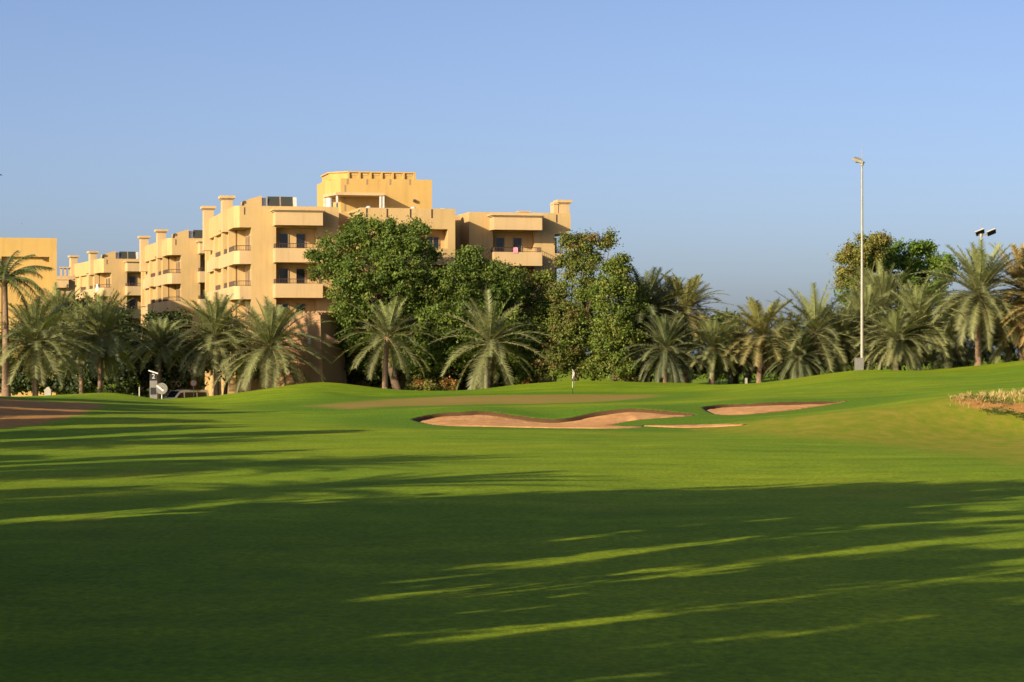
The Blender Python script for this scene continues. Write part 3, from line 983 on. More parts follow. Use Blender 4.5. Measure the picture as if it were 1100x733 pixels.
# ------------------------------------------------------------------ palms
def frond_np(r, L, az, el0, droop, nleaf, leaf_len, leaf_w, vshape, tint_a, tint_b, hang=0.0):
    """one feather frond: arrays of triangles for the leaflets and quads for the rachis"""
    N = 12
    el = el0 - droop * (np.linspace(0, 1, N) ** 1.3)
    side = r.normal(0, .12)
    azs = az + side * np.linspace(0, 1, N) ** 2
    step = L / (N - 1)
    d = np.stack([np.cos(el) * np.cos(azs), np.cos(el) * np.sin(azs), np.sin(el)], 1)
    pts = np.concatenate([[[0, 0, 0]], np.cumsum(d[:-1] * step, 0)])
    ts = np.linspace(.12, .99, nleaf)
    pos = np.stack([np.interp(ts, np.linspace(0, 1, N), pts[:, k]) for k in range(3)], 1)
    tan = np.stack([np.interp(ts, np.linspace(0, 1, N), d[:, k]) for k in range(3)], 1)
    tan /= np.linalg.norm(tan, axis=1, keepdims=True)
    sidev = np.stack([-np.sin(np.interp(ts, np.linspace(0, 1, N), azs)), np.cos(np.interp(ts, np.linspace(0, 1, N), azs)), np.zeros(nleaf)], 1)
    upv = np.cross(tan, sidev); upv *= np.sign(upv[:, 2:3] + 1e-6)
    prof = np.clip(np.sin(np.pi * np.clip(ts * .74 + .16, 0, 1)), .15, 1) ** .7
    V = []; T = []
    for s in (-1, 1):
        fw = .50 + .55 * ts + r.normal(0, .12, nleaf)
        dirv = tan * fw[:, None] + sidev * s + upv * (vshape + r.normal(0, .18, nleaf))[:, None]
        dirv /= np.linalg.norm(dirv, axis=1, keepdims=True)
        ll = leaf_len * prof * r.uniform(.8, 1.15, nleaf)
        tip = pos + dirv * ll[:, None]
        tip[:, 2] -= (.12 + hang) * ll
        wv = tan * leaf_w
        V.append(np.stack([pos - wv * .5, pos + wv * .5, tip + wv * .0], 1).reshape(-1, 3))
        c = tint_a + (tint_b - tint_a) * r.uniform(0, 1, (nleaf, 1))
        T.append(np.repeat(c, 3, 0))
    V = np.concatenate(V); T = np.concatenate(T)
    tri = np.arange(len(V)).reshape(-1, 3)
    # rachis: thin three-sided blade
    rw = np.linspace(.05, .012, N)[:, None]
    sv = np.stack([-np.sin(azs), np.cos(azs), np.zeros(N)], 1)
    up = np.cross(d, sv)
    ring = np.stack([pts + sv * rw, pts - sv * rw, pts + up * rw], 1)
    rv = ring.reshape(-1, 3)
    q = []
    for i in range(N - 1):
        for k in range(3):
            a, b_ = i * 3 + k, i * 3 + (k + 1) % 3
            q.append((a, b_, b_ + 3, a + 3))
    q = np.array(q)
    rt = np.tile(np.array([[.20, .19, .08]]), (len(rv), 1))
    return V, tri, T, rv, q, rt


def crown_mesh(name, seed, n, L, kind, mat, tints, up=1.0, low=-55):
    r = np.random.default_rng(seed)
    Vs, tris, quads_, Ts = [], [], [], []
    off = 0
    ga = 2.39996
    for i in range(n):
        f = i / (n - 1)
        az = i * ga + r.normal(0, .15)
        if kind == 'date':
            el0 = R(76 + (low - 76) * f ** 1.1) + r.normal(0, .09)
            droop = R(64 - 22 * abs(f - .4) / .6) * r.uniform(.7, 1.2)
            if f < .3: droop *= .5 + f
            ln = L * (.60 + .36 * math.sin(math.pi * min(1, .10 + f * .7))) * r.uniform(.88, 1.08)
            nl, ll, lw, vs = 50, .72, .085, .42
            hang = .05
        elif kind == 'coco':
            el0 = R(72 - 92 * f) + r.normal(0, .12)
            droop = R(62) * r.uniform(.8, 1.25)
            ln = L * r.uniform(.85, 1.1)
            nl, ll, lw, vs = 38, .75, .09, -.1
            hang = .45
        else:                                   # dead skirt, hanging against the trunk
            el0 = R(-35 - 40 * f) + r.normal(0, .15)
            droop = R(40) * r.uniform(.5, 1.1)
            ln = L * r.uniform(.6, 1.0)
            nl, ll, lw, vs = 24, .40, .07, -.2
            hang = .5
        ta, tb = np.array(tints[0]), np.array(tints[1])
        age = np.clip(f + r.normal(0, .15), 0, 1)
        c0 = (ta * (1 - age) + tb * age) * r.uniform(.72, 1.3)
        V, tri, T, rv, q, rt = frond_np(r, ln, az, el0, droop, nl, ll, lw, vs, c0 * .8, c0 * 1.25, hang)
        Vs += [V, rv]; Ts += [T, rt]
        tris.append(tri + off); off += len(V)
        quads_.append(q + off); off += len(rv)
    T = np.concatenate(Ts); T = np.concatenate([T, np.ones((len(T), 1))], 1)
    return mesh_np(name, np.concatenate(Vs), [np.concatenate(tris), np.concatenate(quads_)], mat, False, {'tint': T})


GREENISH = ((.165, .185, .070), (.150, .150, .066))
DARKISH = ((.095, .115, .048), (.080, .090, .045))
YELLOWISH = ((.20, .20, .06), (.19, .155, .065))
GOLD = ((.26, .20, .07), (.24, .15, .06))
CR = {
    'a': crown_mesh('crown', 11, 84, 5.2, 'date', M_FROND, GREENISH, low=-38),
    'b': crown_mesh('crown', 12, 92, 5.4, 'date', M_FROND, GREENISH, low=-42),
    'c': crown_mesh('crown', 13, 70, 5.0, 'date', M_FROND, GREENISH, low=-35),
    'd': crown_mesh('crown', 14, 92, 5.3, 'date', M_FROND, DARKISH, low=-60),
    'y': crown_mesh('crown', 15, 62, 4.9, 'date', M_FROND, YELLOWISH, low=-28),
    'g': crown_mesh('crown', 16, 76, 5.2, 'date', M_FROND, GOLD, low=-42),
    's': crown_mesh('crown', 18, 46, 5.3, 'date', M_FROND, GREENISH, low=-52),
    'k': crown_mesh('crown', 17, 28, 4.1, 'coco', M_FROND, ((.085, .115, .035), (.11, .12, .04))),
}
DEAD = [crown_mesh('dead_fronds', 30 + i, 20, 3.0, 'dead', M_DRY, ((.20, .13, .07), (.13, .085, .05))) for i in range(2)]


def trunk_mesh(h, r0, r1, kind='date'):
    """tapered trunk with the stubs of old leaf bases"""
    seg = 12; rings = max(10, int(h / .11))
    zz_ = np.linspace(0, h, rings)
    lean = random.uniform(-.25, .25); lean2 = random.uniform(-.2, .2)
    V = []
    for i, z in enumerate(zz_):
        f = z / h
        for k in range(seg):
            an = 2 * math.pi * k / seg
            rad = r0 + (r1 - r0) * f
            if kind == 'date':
                rad *= 1 + .12 * ((i + k) % 2) + .05 * math.sin(k * 3.1 + i * 1.7)
                rad *= 1 + .55 * max(0, f - .86) / .14 * .8 + .35 * max(0, .08 - f) / .08
            else:
                rad *= 1 + .04 * (i % 2) + 1.3 * max(0, .34 - f) ** 1.5
            V.append((rad * math.cos(an) + lean * f * f, rad * math.sin(an) + lean2 * f * f, z))
    q = []
    for i in range(rings - 1):
        for k in range(seg):
            a, b_ = i * seg + k, i * seg + (k + 1) % seg
            q.append((a, b_, b_ + seg, a + seg))
    top = np.array([list(range((rings - 1) * seg, rings * seg))])
    return mesh_np('trunk', np.array(V), [np.array(q), top], M_PALMBARK, False), (lean, lean2)


def palm(name, label, px, py, Y, kind, scale=1.0, r0=.24, r1=.19, rot=None, group=None, tilt=0.0, dead=True, zscale=1.0):
    """palm whose crown centre is seen at (px, py) at distance Y, rooted in the ground there"""
    c = P(px, py, Y)
    gz = ground_z(c.x, c.y) - .15
    h = max(.6, c.z - gz)
    root = thing(name, label, 'palm', (c.x, c.y, gz), 0, group)
    me, ln = trunk_mesh(h, r0, r1, 'coco' if kind == 'k' else 'date')
    obj('trunk', me, root, (-ln[0], -ln[1], 0))
    rot = random.uniform(0, 6.28) if rot is None else rot
    tilt = tilt + random.uniform(-.13, .13)
    zscale = zscale * random.uniform(.86, 1.12)
    o = obj('crown', CR[kind], root, (0, 0, h), (tilt, 0, rot))
    o.scale = (scale, scale, scale * zscale)
    if dead:
        o = obj('dead_fronds', random.choice(DEAD), root, (0, 0, h - .15), (0, 0, rot + 1))
        k = scale * min(1.0, h / 3.2)
        o.scale = (scale * .75, scale * .75, k)
    return root


PG = 'date palms along the far side of the green'
palm('coconut_palm', 'tall slim coconut palm with swollen trunk foot at the left edge', 5, 300, 196, 'k', 1.0, .34, .19, 1.2, dead=False)
for args in (
    ('big date palm with long drooping fronds, right of the slim coconut palm', 38, 369, 198, 'b', 1.12, .24, .19),
    ('date palm with pale reddish stems between the big drooping palm and the second dense palm', 86, 366, 208, 'c', .92, .2, .16),
    ('dense grey green date palm left of the dark gap with the number sign', 108, 362, 206, 'a', 1.0, .2, .16),
    ('shaggy date palm tucked behind the second dense palm at the left', 62, 350, 222, 'b', .95, .2, .17),
    ('small grey green date palm standing behind the number sign and round disc', 172, 371, 214, 'c', .80, .2, .17),
    ('leaning silvery date palm directly above the red ringed road sign', 231, 362, 212, 'b', 1.02, .22, .18),
    ('full date palm in front of the clay tower, lit yellow at its skirt', 290, 373, 208, 'b', 1.22, .24, .2),
    ('dark date palm with widely spaced fronds under the big leafy tree', 416, 362, 207, 's', 1.02, .24, .18),
    ('open date palm with a bare lower trunk left of the flag', 526, 369, 208, 's', 1.10, .22, .18),
    ('tall dark date palm with a skirt of hanging fronds beside the vine covered tree', 692, 335, 212, 'd', 1.15, .3, .24),
    ('second dark shaggy date palm close behind the tall dark one', 712, 345, 219, 'd', 1.05, .28, .22),
    ('tall yellow green date palm with upswept fronds and a dry brown collar', 736, 335, 214, 'y', 1.05, .22, .2),
    ('short date palm with a dark stub trunk and feathery pale crown', 765, 374, 209, 'c', .82, .24, .2),
    ('broad date palm right of the short dark stub palm', 818, 362, 210, 'y', 1.12, .24, .2),
    ('shaded shaggy date palm between two broader palms', 846, 372, 218, 'd', .85, .24, .2),
    ('date palm with tall upright fronds left of the tall floodlight mast', 876, 358, 209, 's', 1.15, .24, .2),
    ('pale date palm directly behind the tall floodlight mast', 930, 352, 215, 'b', 1.0, .24, .2),
    ('yellow tinged date palm right of the tall floodlight mast', 948, 335, 220, 'b', 1.1, .24, .2),
    ('date palm with twin pale trunks at its foot', 986, 350, 208, 'a', 1.08, .25, .2),
    ('low date palm filling the gap beside the twin trunks', 962, 366, 205, 'b', .85, .24, .2),
    ('tallest date palm with a thick patterned trunk on the rise at right', 1051, 318, 207, 'a', 1.22, .27, .23),
    ('golden brown date palm cut by the right edge', 1100, 312, 211, 'g', 1.25, .27, .23),
    ('low olive date palm under the golden brown palm', 1085, 362, 213, 'c', .95, .24, .2),
    ('low shaded date palm behind the thick patterned trunk', 1022, 362, 219, 'd', .9, .24, .2),
    ('low bushy date palm between the short stub palm and the broad palm', 792, 378, 214, 'd', .8, .22, .18),
    ('low olive date palm left of the tall floodlight mast foot', 903, 368, 212, 'b', .88, .22, .18),
    ('small dark date palm at the feet of the two dark shaggy palms', 716, 376, 207, 'd', .8, .22, .18),
    ('small shaded date palm at the foot of the upright fronded palm', 858, 384, 207, 'd', .7, .22, .18),
    ('golden olive date palm just outside the right edge', 1132, 330, 204, 'g', 1.1, .27, .23),
):
    palm('date_palm', *args, group=PG, dead=args[4] not in 'cs' or random.random() < .5)
# second trunk of the twin palm
# ------------------------------------------------------------------ broadleaf trees
def leaf_cloud(lobes, dens, leaf, tints, seed, clump_r=.55, per=26, gap=.0, tip=None):
    """lobes: (cx,cy,cz, rx,ry,rz). Clumps of diamond leaves through each lobe, thickest near its skin."""
    r = np.random.default_rng(seed)
    Ps, Ts, Ns, Os = [], [], [], []
    tints = np.array(tints)
    for (cx_, cy_, cz_, rx, ry, rz) in lobes:
        area = (rx * ry + rx * rz + ry * rz) / 3
        k = max(7, int(dens * area * 4))
        d = r.normal(size=(k, 3)); d /= np.linalg.norm(d, axis=1, keepdims=True)
        rad = r.uniform(.25, 1, (k, 1)) ** .45 * (1 + r.normal(0, .10, (k, 1)))
        cen = np.array([cx_, cy_, cz_]) + d * rad * np.array([rx, ry, rz])
        pr = r.uniform(.55, 1.35, k) * clump_r
        base = tints[r.integers(0, len(tints), k)] * r.uniform(.72, 1.3, (k, 1))
        for j in range(k):
            mcount = int(per * r.uniform(.5, 1.4))
            p = cen[j] + r.normal(0, 1, (mcount, 3)) * np.array([pr[j], pr[j], pr[j] * .7]) * .55
            Ps.append(p)
            oo = p - cen[j]; oo /= np.linalg.norm(oo, axis=1, keepdims=True) + 1e-9
            Os.append(oo)
            Ts.append(base[j] * r.uniform(.8, 1.2, (mcount, 1)))
            Ns.append(np.repeat(d[j:j + 1], mcount, 0))
    Pp = np.concatenate(Ps); T = np.concatenate(Ts); Nn = np.concatenate(Ns)
    n_ = len(Pp)
    # leaf axis: mostly outward and drooping; leaf normal mixes outward with upward
    ax = Nn * .5 + r.normal(0, .8, (n_, 3)) + np.array([0, 0, -.25])
    ax /= np.linalg.norm(ax, axis=1, keepdims=True)
    nr = np.concatenate(Os) * .9 + Nn * .5 + np.array([0, 0, .35]) + r.normal(0, .38, (n_, 3))
    sd = np.cross(nr, ax); sd /= np.linalg.norm(sd, axis=1, keepdims=True) + 1e-9
    nn = np.cross(ax, sd)
    s = leaf * r.uniform(.65, 1.35, (n_, 1))
    v0 = Pp - ax * s * .5
    v2 = Pp + ax * s * .5
    fold = nn * s * .12
    v1 = Pp + sd * s * .30 + fold; v3 = Pp - sd * s * .30 + fold
    V = np.stack([v0, v1, v2, v3], 1).reshape(-1, 3)
    q = np.arange(4 * n_).reshape(-1, 4)
    tri = np.concatenate([q[:, [0, 1, 2]], q[:, [0, 2, 3]]])
    T = np.repeat(np.concatenate([np.clip(T, 0, 1), np.ones((n_, 1))], 1), 4, 0)
    return V, tri, T


def limbs(base, lobes, r0, seed):
    """trunk with a fork, limbs running to every lobe"""
    rr = random.Random(seed)
    mb = MB()
    base = Vector(base)
    cz_ = min(l[2] for l in lobes); mid_ = sum((Vector(l[:3]) for l in lobes), Vector()) / len(lobes)
    fork = base.lerp(Vector((mid_.x, mid_.y, base.z + (mid_.z - base.z) * .45)), .95)
    mb.tube([base, base.lerp(fork, .3) + Vector((rr.uniform(-.1, .1), 0, 0)), base.lerp(fork, .7), fork], [r0 * 1.25, r0, r0 * .85, r0 * .75], 9)
    for l in lobes:
        e = Vector(l[:3]) + Vector((rr.uniform(-.3, .3), rr.uniform(-.3, .3), l[5] * .3))
        m1 = fork.lerp(e, .4) + Vector((rr.uniform(-.4, .4), rr.uniform(-.4, .4), rr.uniform(-.1, .4)))
        m2 = fork.lerp(e, .75) + Vector((rr.uniform(-.3, .3), rr.uniform(-.3, .3), rr.uniform(-.1, .3)))
        mb.tube([fork, m1, m2, e], [r0 * .5, r0 * .32, r0 * .2, r0 * .07], 6)
    return mb.mesh('trunk', M_BARK)


DK = [(.055, .088, .018), (.068, .104, .020), (.086, .122, .024), (.105, .135, .028)]
OL = [(.072, .108, .020), (.098, .132, .024), (.120, .148, .030), (.148, .158, .036)]
BR = [(.080, .108, .026), (.105, .124, .030), (.120, .122, .034), (.165, .115, .045)]
GL = [(.065, .115, .016), (.090, .150, .020), (.120, .170, .026)]
YL = [(.175, .175, .038), (.20, .165, .055), (.13, .14, .034)]
SH = [(.030, .044, .015), (.040, .056, .018)]  # shade painted into the leaf colour of trees behind the palms


def tree(name, label, lobes_px, Y, trunk_px, tints, seed, dens=1.5, leaf=.30, r0=.28, group=None, depth=1.0, cat='tree', clump=.55, per=26, slim=.93):
    """lobes given as (px, py, rx_px, rz_px, dY)"""
    tb = P(trunk_px, 410, Y)
    gz = ground_z(tb.x, tb.y) - .2
    root = thing(name, label, cat, (tb.x, tb.y, gz), 0, group)
    lobes = []
    for px, py, rx, rz, dY in lobes_px:
        c = P(px, py, Y + dY); k = (Y + dY) / F
        lobes.append((c.x - tb.x, c.y - tb.y, c.z - gz, rx * k * slim, max(rx, rz) * k * depth * slim, rz * k * min(1, slim + .08)))
    small = []                                    # ragged outer twigs round every bough
    rs = random.Random(seed)
    for l in lobes:
        for _ in range(4 if l[3] > .5 else 1):
            an = rs.uniform(-.5, math.pi + .5); az_ = rs.uniform(0, 6.28); q_ = rs.uniform(.22, .4)
            small.append((l[0] + l[3] * 1.02 * math.cos(an), l[1] + l[4] * .5 * math.sin(az_), l[2] + l[5] * 1.02 * math.sin(an), l[3] * q_, l[3] * q_, l[5] * q_))
    obj('trunk', limbs((0, 0, 0), lobes, r0, seed), root)
    V, tri, T = leaf_cloud(lobes + small, dens * 1.7, leaf * .82, tints, seed, clump, int(per * 2.5))
    obj('crown', mesh_np('crown', V, tri, M_LEAF, False, {'tint': T}), root)
    return root


tree('broadleaf_tree', 'largest leafy tree covering the middle of the hotel, dark below', [
    (398, 252, 26, 16, 0), (372, 268, 26, 22, 1), (348, 287, 18, 15, 0), (420, 262, 24, 24, -1), (445, 256, 17, 14, 1), (456, 272, 13, 14, 0), (438, 288, 28, 26, -2),
    (395, 295, 32, 30, -1), (370, 318, 20, 34, 0), (374, 352, 16, 30, 1), (420, 325, 36, 34, 0), (460, 315, 24, 24, 0), (440, 355, 38, 34, 1), (395, 350, 26, 36, 2),
    (470, 350, 26, 34, -1), (455, 385, 30, 22, 0), (405, 385, 26, 24, 2)], 214, 428, DK[1:] + OL[:2], 101, 1.55, .30, .4)
tree('broadleaf_tree', 'rounded leafy tree before the recess between the hotel wings', [
    (512, 288, 20, 18, 0), (500, 305, 22, 22, -1), (528, 305, 20, 20, 0), (505, 335, 30, 28, 0), (540, 330, 24, 24, 1), (490, 365, 28, 32, -1), (545, 365, 30, 30, 0), (520, 385, 34, 26, 1), (555, 395, 24, 16, 0)],
    213, 517, DK + OL[1:2], 102, 1.5, .28, .3)
tree('broadleaf_tree', 'low bushy olive tree under the right hotel balcony', [
    (563, 306, 16, 13, 1), (548, 318, 16, 14, 0), (584, 312, 16, 14, 1), (575, 335, 28, 22, 1), (598, 340, 20, 22, 0), (575, 370, 26, 26, 0)], 217, 575, OL, 103, 1.5, .27, .2)
tree('broadleaf_tree', 'tall thin tree with reddish leaves and a bare limb reaching a small top tuft', [
    (655, 257, 7, 9, 0), (648, 263, 5, 5, 0), (630, 262, 14, 10, 0), (613, 268, 13, 13, 0), (612, 284, 13, 14, 1), (632, 278, 10, 12, 0), (624, 298, 18, 14, 0), (634, 315, 16, 14, 0), (610, 318, 18, 16, 0),
    (605, 345, 24, 24, -1), (600, 375, 22, 26, -1), (590, 395, 18, 16, -1), (618, 392, 20, 18, 0), (625, 355, 18, 30, 0)], 211, 618, BR[:3] + OL[1:3] + BR[2:], 104, 2.2, .25, .22, slim=.74)
tree('broadleaf_tree', 'vine covered tree with a pointed top left of the tall dark palm', [
    (666, 286, 9, 12, 0), (656, 300, 12, 14, 0), (672, 306, 13, 18, 0), (650, 322, 18, 18, -1), (676, 332, 16, 22, 0), (655, 350, 22, 24, -1), (670, 366, 20, 26, 0), (648, 378, 14, 20, -1), (662, 396, 18, 16, -1), (640, 398, 10, 14, 0)],
    209, 660, OL, 105, 2.0, .26, .25, slim=.76)
tree('broadleaf_tree', 'glossy deep green round tree rising behind the palms at right', [
    (945, 275, 22, 16, 0), (972, 276, 18, 12, 0), (992, 280, 18, 14, 1), (1010, 290, 12, 14, 0), (930, 295, 24, 20, 1), (962, 298, 30, 20, 0), (995, 305, 26, 22, 0), (918, 315, 16, 18, 0), (950, 330, 36, 24, 1), (1000, 335, 34, 26, 2)],
    232, 960, GL, 106, 1.5, .32, .35)
tree('broadleaf_tree', 'sparse yellowish tree left of the glossy round tree', [
    (932, 262, 10, 8, 0), (920, 270, 9, 9, 0), (944, 262, 9, 7, 0), (912, 282, 9, 9, 0), (934, 278, 12, 10, 0), (914, 300, 12, 12, 0)], 227, 928, YL, 107, .9, .24, .2)
# shaded trees behind, closing the gaps between the trunks
HB = 'shaded trees and shrubs behind the palms'
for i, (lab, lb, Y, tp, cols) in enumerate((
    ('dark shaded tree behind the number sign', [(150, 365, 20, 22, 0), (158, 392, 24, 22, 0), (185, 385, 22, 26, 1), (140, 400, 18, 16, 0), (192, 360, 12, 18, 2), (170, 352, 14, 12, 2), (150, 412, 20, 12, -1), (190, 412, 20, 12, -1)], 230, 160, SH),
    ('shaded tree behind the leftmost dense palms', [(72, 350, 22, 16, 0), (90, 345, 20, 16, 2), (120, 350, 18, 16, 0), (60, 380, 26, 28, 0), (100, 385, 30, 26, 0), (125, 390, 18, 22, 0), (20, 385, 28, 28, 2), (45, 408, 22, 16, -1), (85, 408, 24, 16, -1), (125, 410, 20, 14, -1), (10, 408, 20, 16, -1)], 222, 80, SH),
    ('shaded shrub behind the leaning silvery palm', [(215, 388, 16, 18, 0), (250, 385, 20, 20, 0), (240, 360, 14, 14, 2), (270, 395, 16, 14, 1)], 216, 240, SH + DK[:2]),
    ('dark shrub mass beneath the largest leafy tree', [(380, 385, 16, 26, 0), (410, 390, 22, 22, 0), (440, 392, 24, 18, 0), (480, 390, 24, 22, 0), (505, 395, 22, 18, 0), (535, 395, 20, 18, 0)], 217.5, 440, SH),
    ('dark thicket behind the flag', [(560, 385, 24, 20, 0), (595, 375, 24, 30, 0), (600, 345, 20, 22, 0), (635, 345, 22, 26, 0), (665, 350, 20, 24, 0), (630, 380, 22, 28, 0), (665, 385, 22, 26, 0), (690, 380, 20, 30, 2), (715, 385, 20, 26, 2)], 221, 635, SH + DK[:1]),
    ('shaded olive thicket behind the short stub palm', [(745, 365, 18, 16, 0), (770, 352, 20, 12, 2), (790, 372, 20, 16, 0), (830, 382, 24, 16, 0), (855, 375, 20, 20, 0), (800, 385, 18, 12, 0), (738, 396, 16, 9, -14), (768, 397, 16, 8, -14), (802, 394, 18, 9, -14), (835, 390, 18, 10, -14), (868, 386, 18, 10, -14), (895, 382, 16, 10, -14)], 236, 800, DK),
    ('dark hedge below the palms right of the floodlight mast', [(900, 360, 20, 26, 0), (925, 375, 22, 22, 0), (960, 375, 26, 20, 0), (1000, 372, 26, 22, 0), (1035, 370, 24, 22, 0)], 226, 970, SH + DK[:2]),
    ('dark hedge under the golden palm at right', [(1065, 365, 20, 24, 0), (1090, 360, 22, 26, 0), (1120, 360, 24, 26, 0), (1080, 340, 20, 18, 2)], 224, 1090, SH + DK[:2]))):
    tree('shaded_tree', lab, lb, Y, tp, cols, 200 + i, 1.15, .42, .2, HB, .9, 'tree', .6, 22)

# ------------------------------------------------------------------ trees left of the photographer that shade the fairway
gen = []
for s in range(3):
    r = np.random.default_rng(400 + s)
    lobes = []
    for k in range(11):
        an = k * 2.4 + r.uniform(0, .5); rr = r.uniform(.6, 3.0)
        lobes.append((rr * math.cos(an), rr * math.sin(an), r.uniform(4.6, 10.2), r.uniform(1.5, 2.4), r.uniform(1.5, 2.4), r.uniform(1.1, 1.9)))
    V, tri, T = leaf_cloud(lobes, (2.6, 2.6, 1.3)[s], .52, DK[1:], 420 + s, .7, 30)
    gen.append((mesh_np('crown', V, tri, M_LEAF, False, {'tint': T}), limbs((0, 0, 0), lobes, .3, s)))
L2 = Vector((math.cos(R(SUN_AZ)), math.sin(R(SUN_AZ))))
SHG = 'trees beside the fairway outside the picture that throw its long shadows'


def side_tree(x, y, s, k, palm_=False, wd=1.0):
    if palm_:
        gz = ground_z(x, y) - .1
        h = s * 7.0
        t_ = thing('date_palm', 'date palm outside the left edge whose long shadow falls across the fairway', 'palm', (x, y, gz), 0, SHG)
        me, ln = trunk_mesh(h, .24, .2); obj('trunk', me, t_, (-ln[0], -ln[1], 0))
        o = obj('crown', CR[k], t_, (0, 0, h), (0, 0, random.uniform(0, 6))); o.scale = (1.05,) * 3
        return
    t_ = thing('broadleaf_tree', 'broadleaf tree outside the left edge whose long shadow falls across the fairway', 'tree', (x, y, ground_z(x, y) - .1), random.uniform(0, 6.28), SHG)
    a, b_ = gen[k]
    for nm, me in (('crown', a), ('trunk', b_)):
        o = obj(nm, me, t_); o.scale = (s * wd, s * wd, s)


def shade_ps(p_, s_, h, k, palm_=False, wd=1.0):
    """plant a tree whose shadow tip falls at along-light distance s_, cross distance p_; taller and farther if it would stand in view"""
    tip = L2 * s_ + Vector((-L2.y, L2.x)) * p_
    while True:
        b_ = tip - L2 * (h / math.tan(R(SUN_EL)))
        cr = 5.4 * h / 12 * (wd if not palm_ else 1) + 1.5
        if b_.y < -cr or abs(b_.x) > .2115 * b_.y + cr: break
        h *= 1.06
    side_tree(b_.x, b_.y, (h / 12.2) if not palm_ else (h - 2.6) / 7.0, k, palm_, wd)


for i, (p_, s_, wd, k) in enumerate(((33.2, 57, .9, 2), (35.5, 54, .4, 2), (31.6, 56, .22, 1), (26.4, 50, .42, 2), (23.6, 46, .32, 2), (20.3, 41, .45, 2), (17.6, 38, .3, 2), (13.8, 37, .9, 1), (29, 53, .3, 2), (8, 30, 1, 0), (30.5, 60, .5, 2),
                                  (12, 16, 1, 0), (16, 21, 1, 1), (20, 25, .8, 0), (24, 31, .6, 2), (28, 36, .8, 2), (31.5, 41, .9, 2), (34.5, 42, .8, 2), (36, 36, .6, 1), (25.6, 33, .2, 0), (30, 38, .2, 1),
                                  (18.6, 25, .4, 0), (16.8, 21, .4, 1), (14, 8, 1, 1), (20, 12, 1, 0), (26, 16, 1, 1), (31, 20, 1, 0), (36, 24, .8, 1))):
    shade_ps(p_, s_, 12 + .8 * math.sin(i * 2.3), k, False, wd)
for i, (px, py, pm, wd) in enumerate(((225, 433, 0, .9), (250, 436.5, 0, .9), (275, 440, 0, .8), (290, 444, 0, .8), (320, 449.5, 0, .75), (330, 455, 0, .7), (405, 461, 0, .6), (300, 468, 0, .5), (240, 471, 1, 1),
                                      (405, 482, 0, .38), (395, 489, 0, .38), (380, 497, 0, .40), (430, 493, 1, 1), (370, 513, 0, .40), (420, 521, 0, .34), (300, 532, 0, .40), (480, 517, 1, 1), (380, 549, 0, .42),
                                      (210, 439, 0, 1), (200, 446, 0, 1), (180, 453, 0, 1), (150, 461, 0, .8), (120, 436, 0, 1), (60, 444, 0, 1), (150, 486, 0, .7), (150, 520, 0, .7), (30, 550, 0, .7))):
    Yt = EYE * F / (py - HOR); Xt = (px - 550) / F * Yt
    shade_ps(-L2.y * Xt + L2.x * Yt, L2.x * Xt + L2.y * Yt, 11 + math.sin(i * 1.7), 'abc'[i % 3] if pm else i % 3, bool(pm), wd)

# ------------------------------------------------------------------ masts, signs, flag, vehicles, small things
def mast(px, py_base, py_head, py_tip, Y, label, heads):
    b0 = P(px + 1, py_base, Y); gz = ground_z(b0.x, b0.y)
    t_ = thing('floodlight_mast', label, 'light mast', (b0.x, b0.y, gz), 0, 'floodlight masts')
    k = Y / F
    zh = EYE + (HOR - py_head) * k - gz; zt_ = EYE + (HOR - py_tip) * k - gz
    mb = MB(); mb.tube([(0, 0, 0), (0, 0, zh * .5), (0, 0, zh)], [.15, .115, .075], 10); mb.build('pole', M_GALV, t_)
    mb = MB(); mb.tube([(0, 0, zh - .1), (0, 0, zt_)], [.03, .012], 5); mb.build('lightning_rod', M_GALV, t_)
    mb = MB(); mb.tube([(-.55 if heads == 1 else -.6, 0, zh), (.25 if heads == 1 else .8, 0, zh)], .06, 6)
    mb.tube([(0, 0, zh - .25), (0, 0, zh + .06)], .16, 8)
    mb.build('cross_arm', M_GALV, t_)
    for i in range(heads):
        hx = -.35 if heads == 1 else (-.15, .95)[i]
        mtx = Matrix.Translation((hx, -.05, zh + .22)) @ Matrix.Rotation(R(18 if heads == 1 else -22), 4, 'Y') @ Matrix.Rotation(R(28 if heads == 1 else -48), 4, 'X')
        mb = MB(); mb.prism([(-.5, -.3), (.5, -.3), (.42, .3), (-.42, .3)], -.09, .1, [(-.4, -.22), (.4, -.22), (.32, .22), (-.32, .22)])
        mb.v = [tuple(mtx @ Vector(p)) for p in mb.v]
        l_ = mb.build('lamp_head', M_WHITE if heads == 2 else M_GALV, t_)
        mb = MB(); mb.box(-.42, .42, -.24, .24, -.12, -.092, mtx); mb.build('lamp_glass', M_GLASS, l_)
    return t_


mast(925, 396, 174.5, 155, 203, 'tall pale floodlight mast with one lamp head and a grey box at its foot', 1)
mast(1053, 392, 252, 235, 232, 'second floodlight mast with twin white lamp heads, rising behind the thick trunked palm', 2)
p = P(922.8, 397, 201.6)
gz = ground_z(p.x, p.y)
cab = thing('utility_cabinet', 'grey steel cabinet at the foot of the tall floodlight mast', 'cabinet', (p.x, p.y, gz - .05))
MB().box(-.36, .36, -.22, .22, 0, 1.05).build('body', M_GREY, cab)
MB().box(-.39, .39, -.25, .25, 1.05, 1.10).build('lid', M_GREY, cab)
MB().box(-.3, .3, -.235, -.222, .1, .98).build('door', M_GREY, cab)

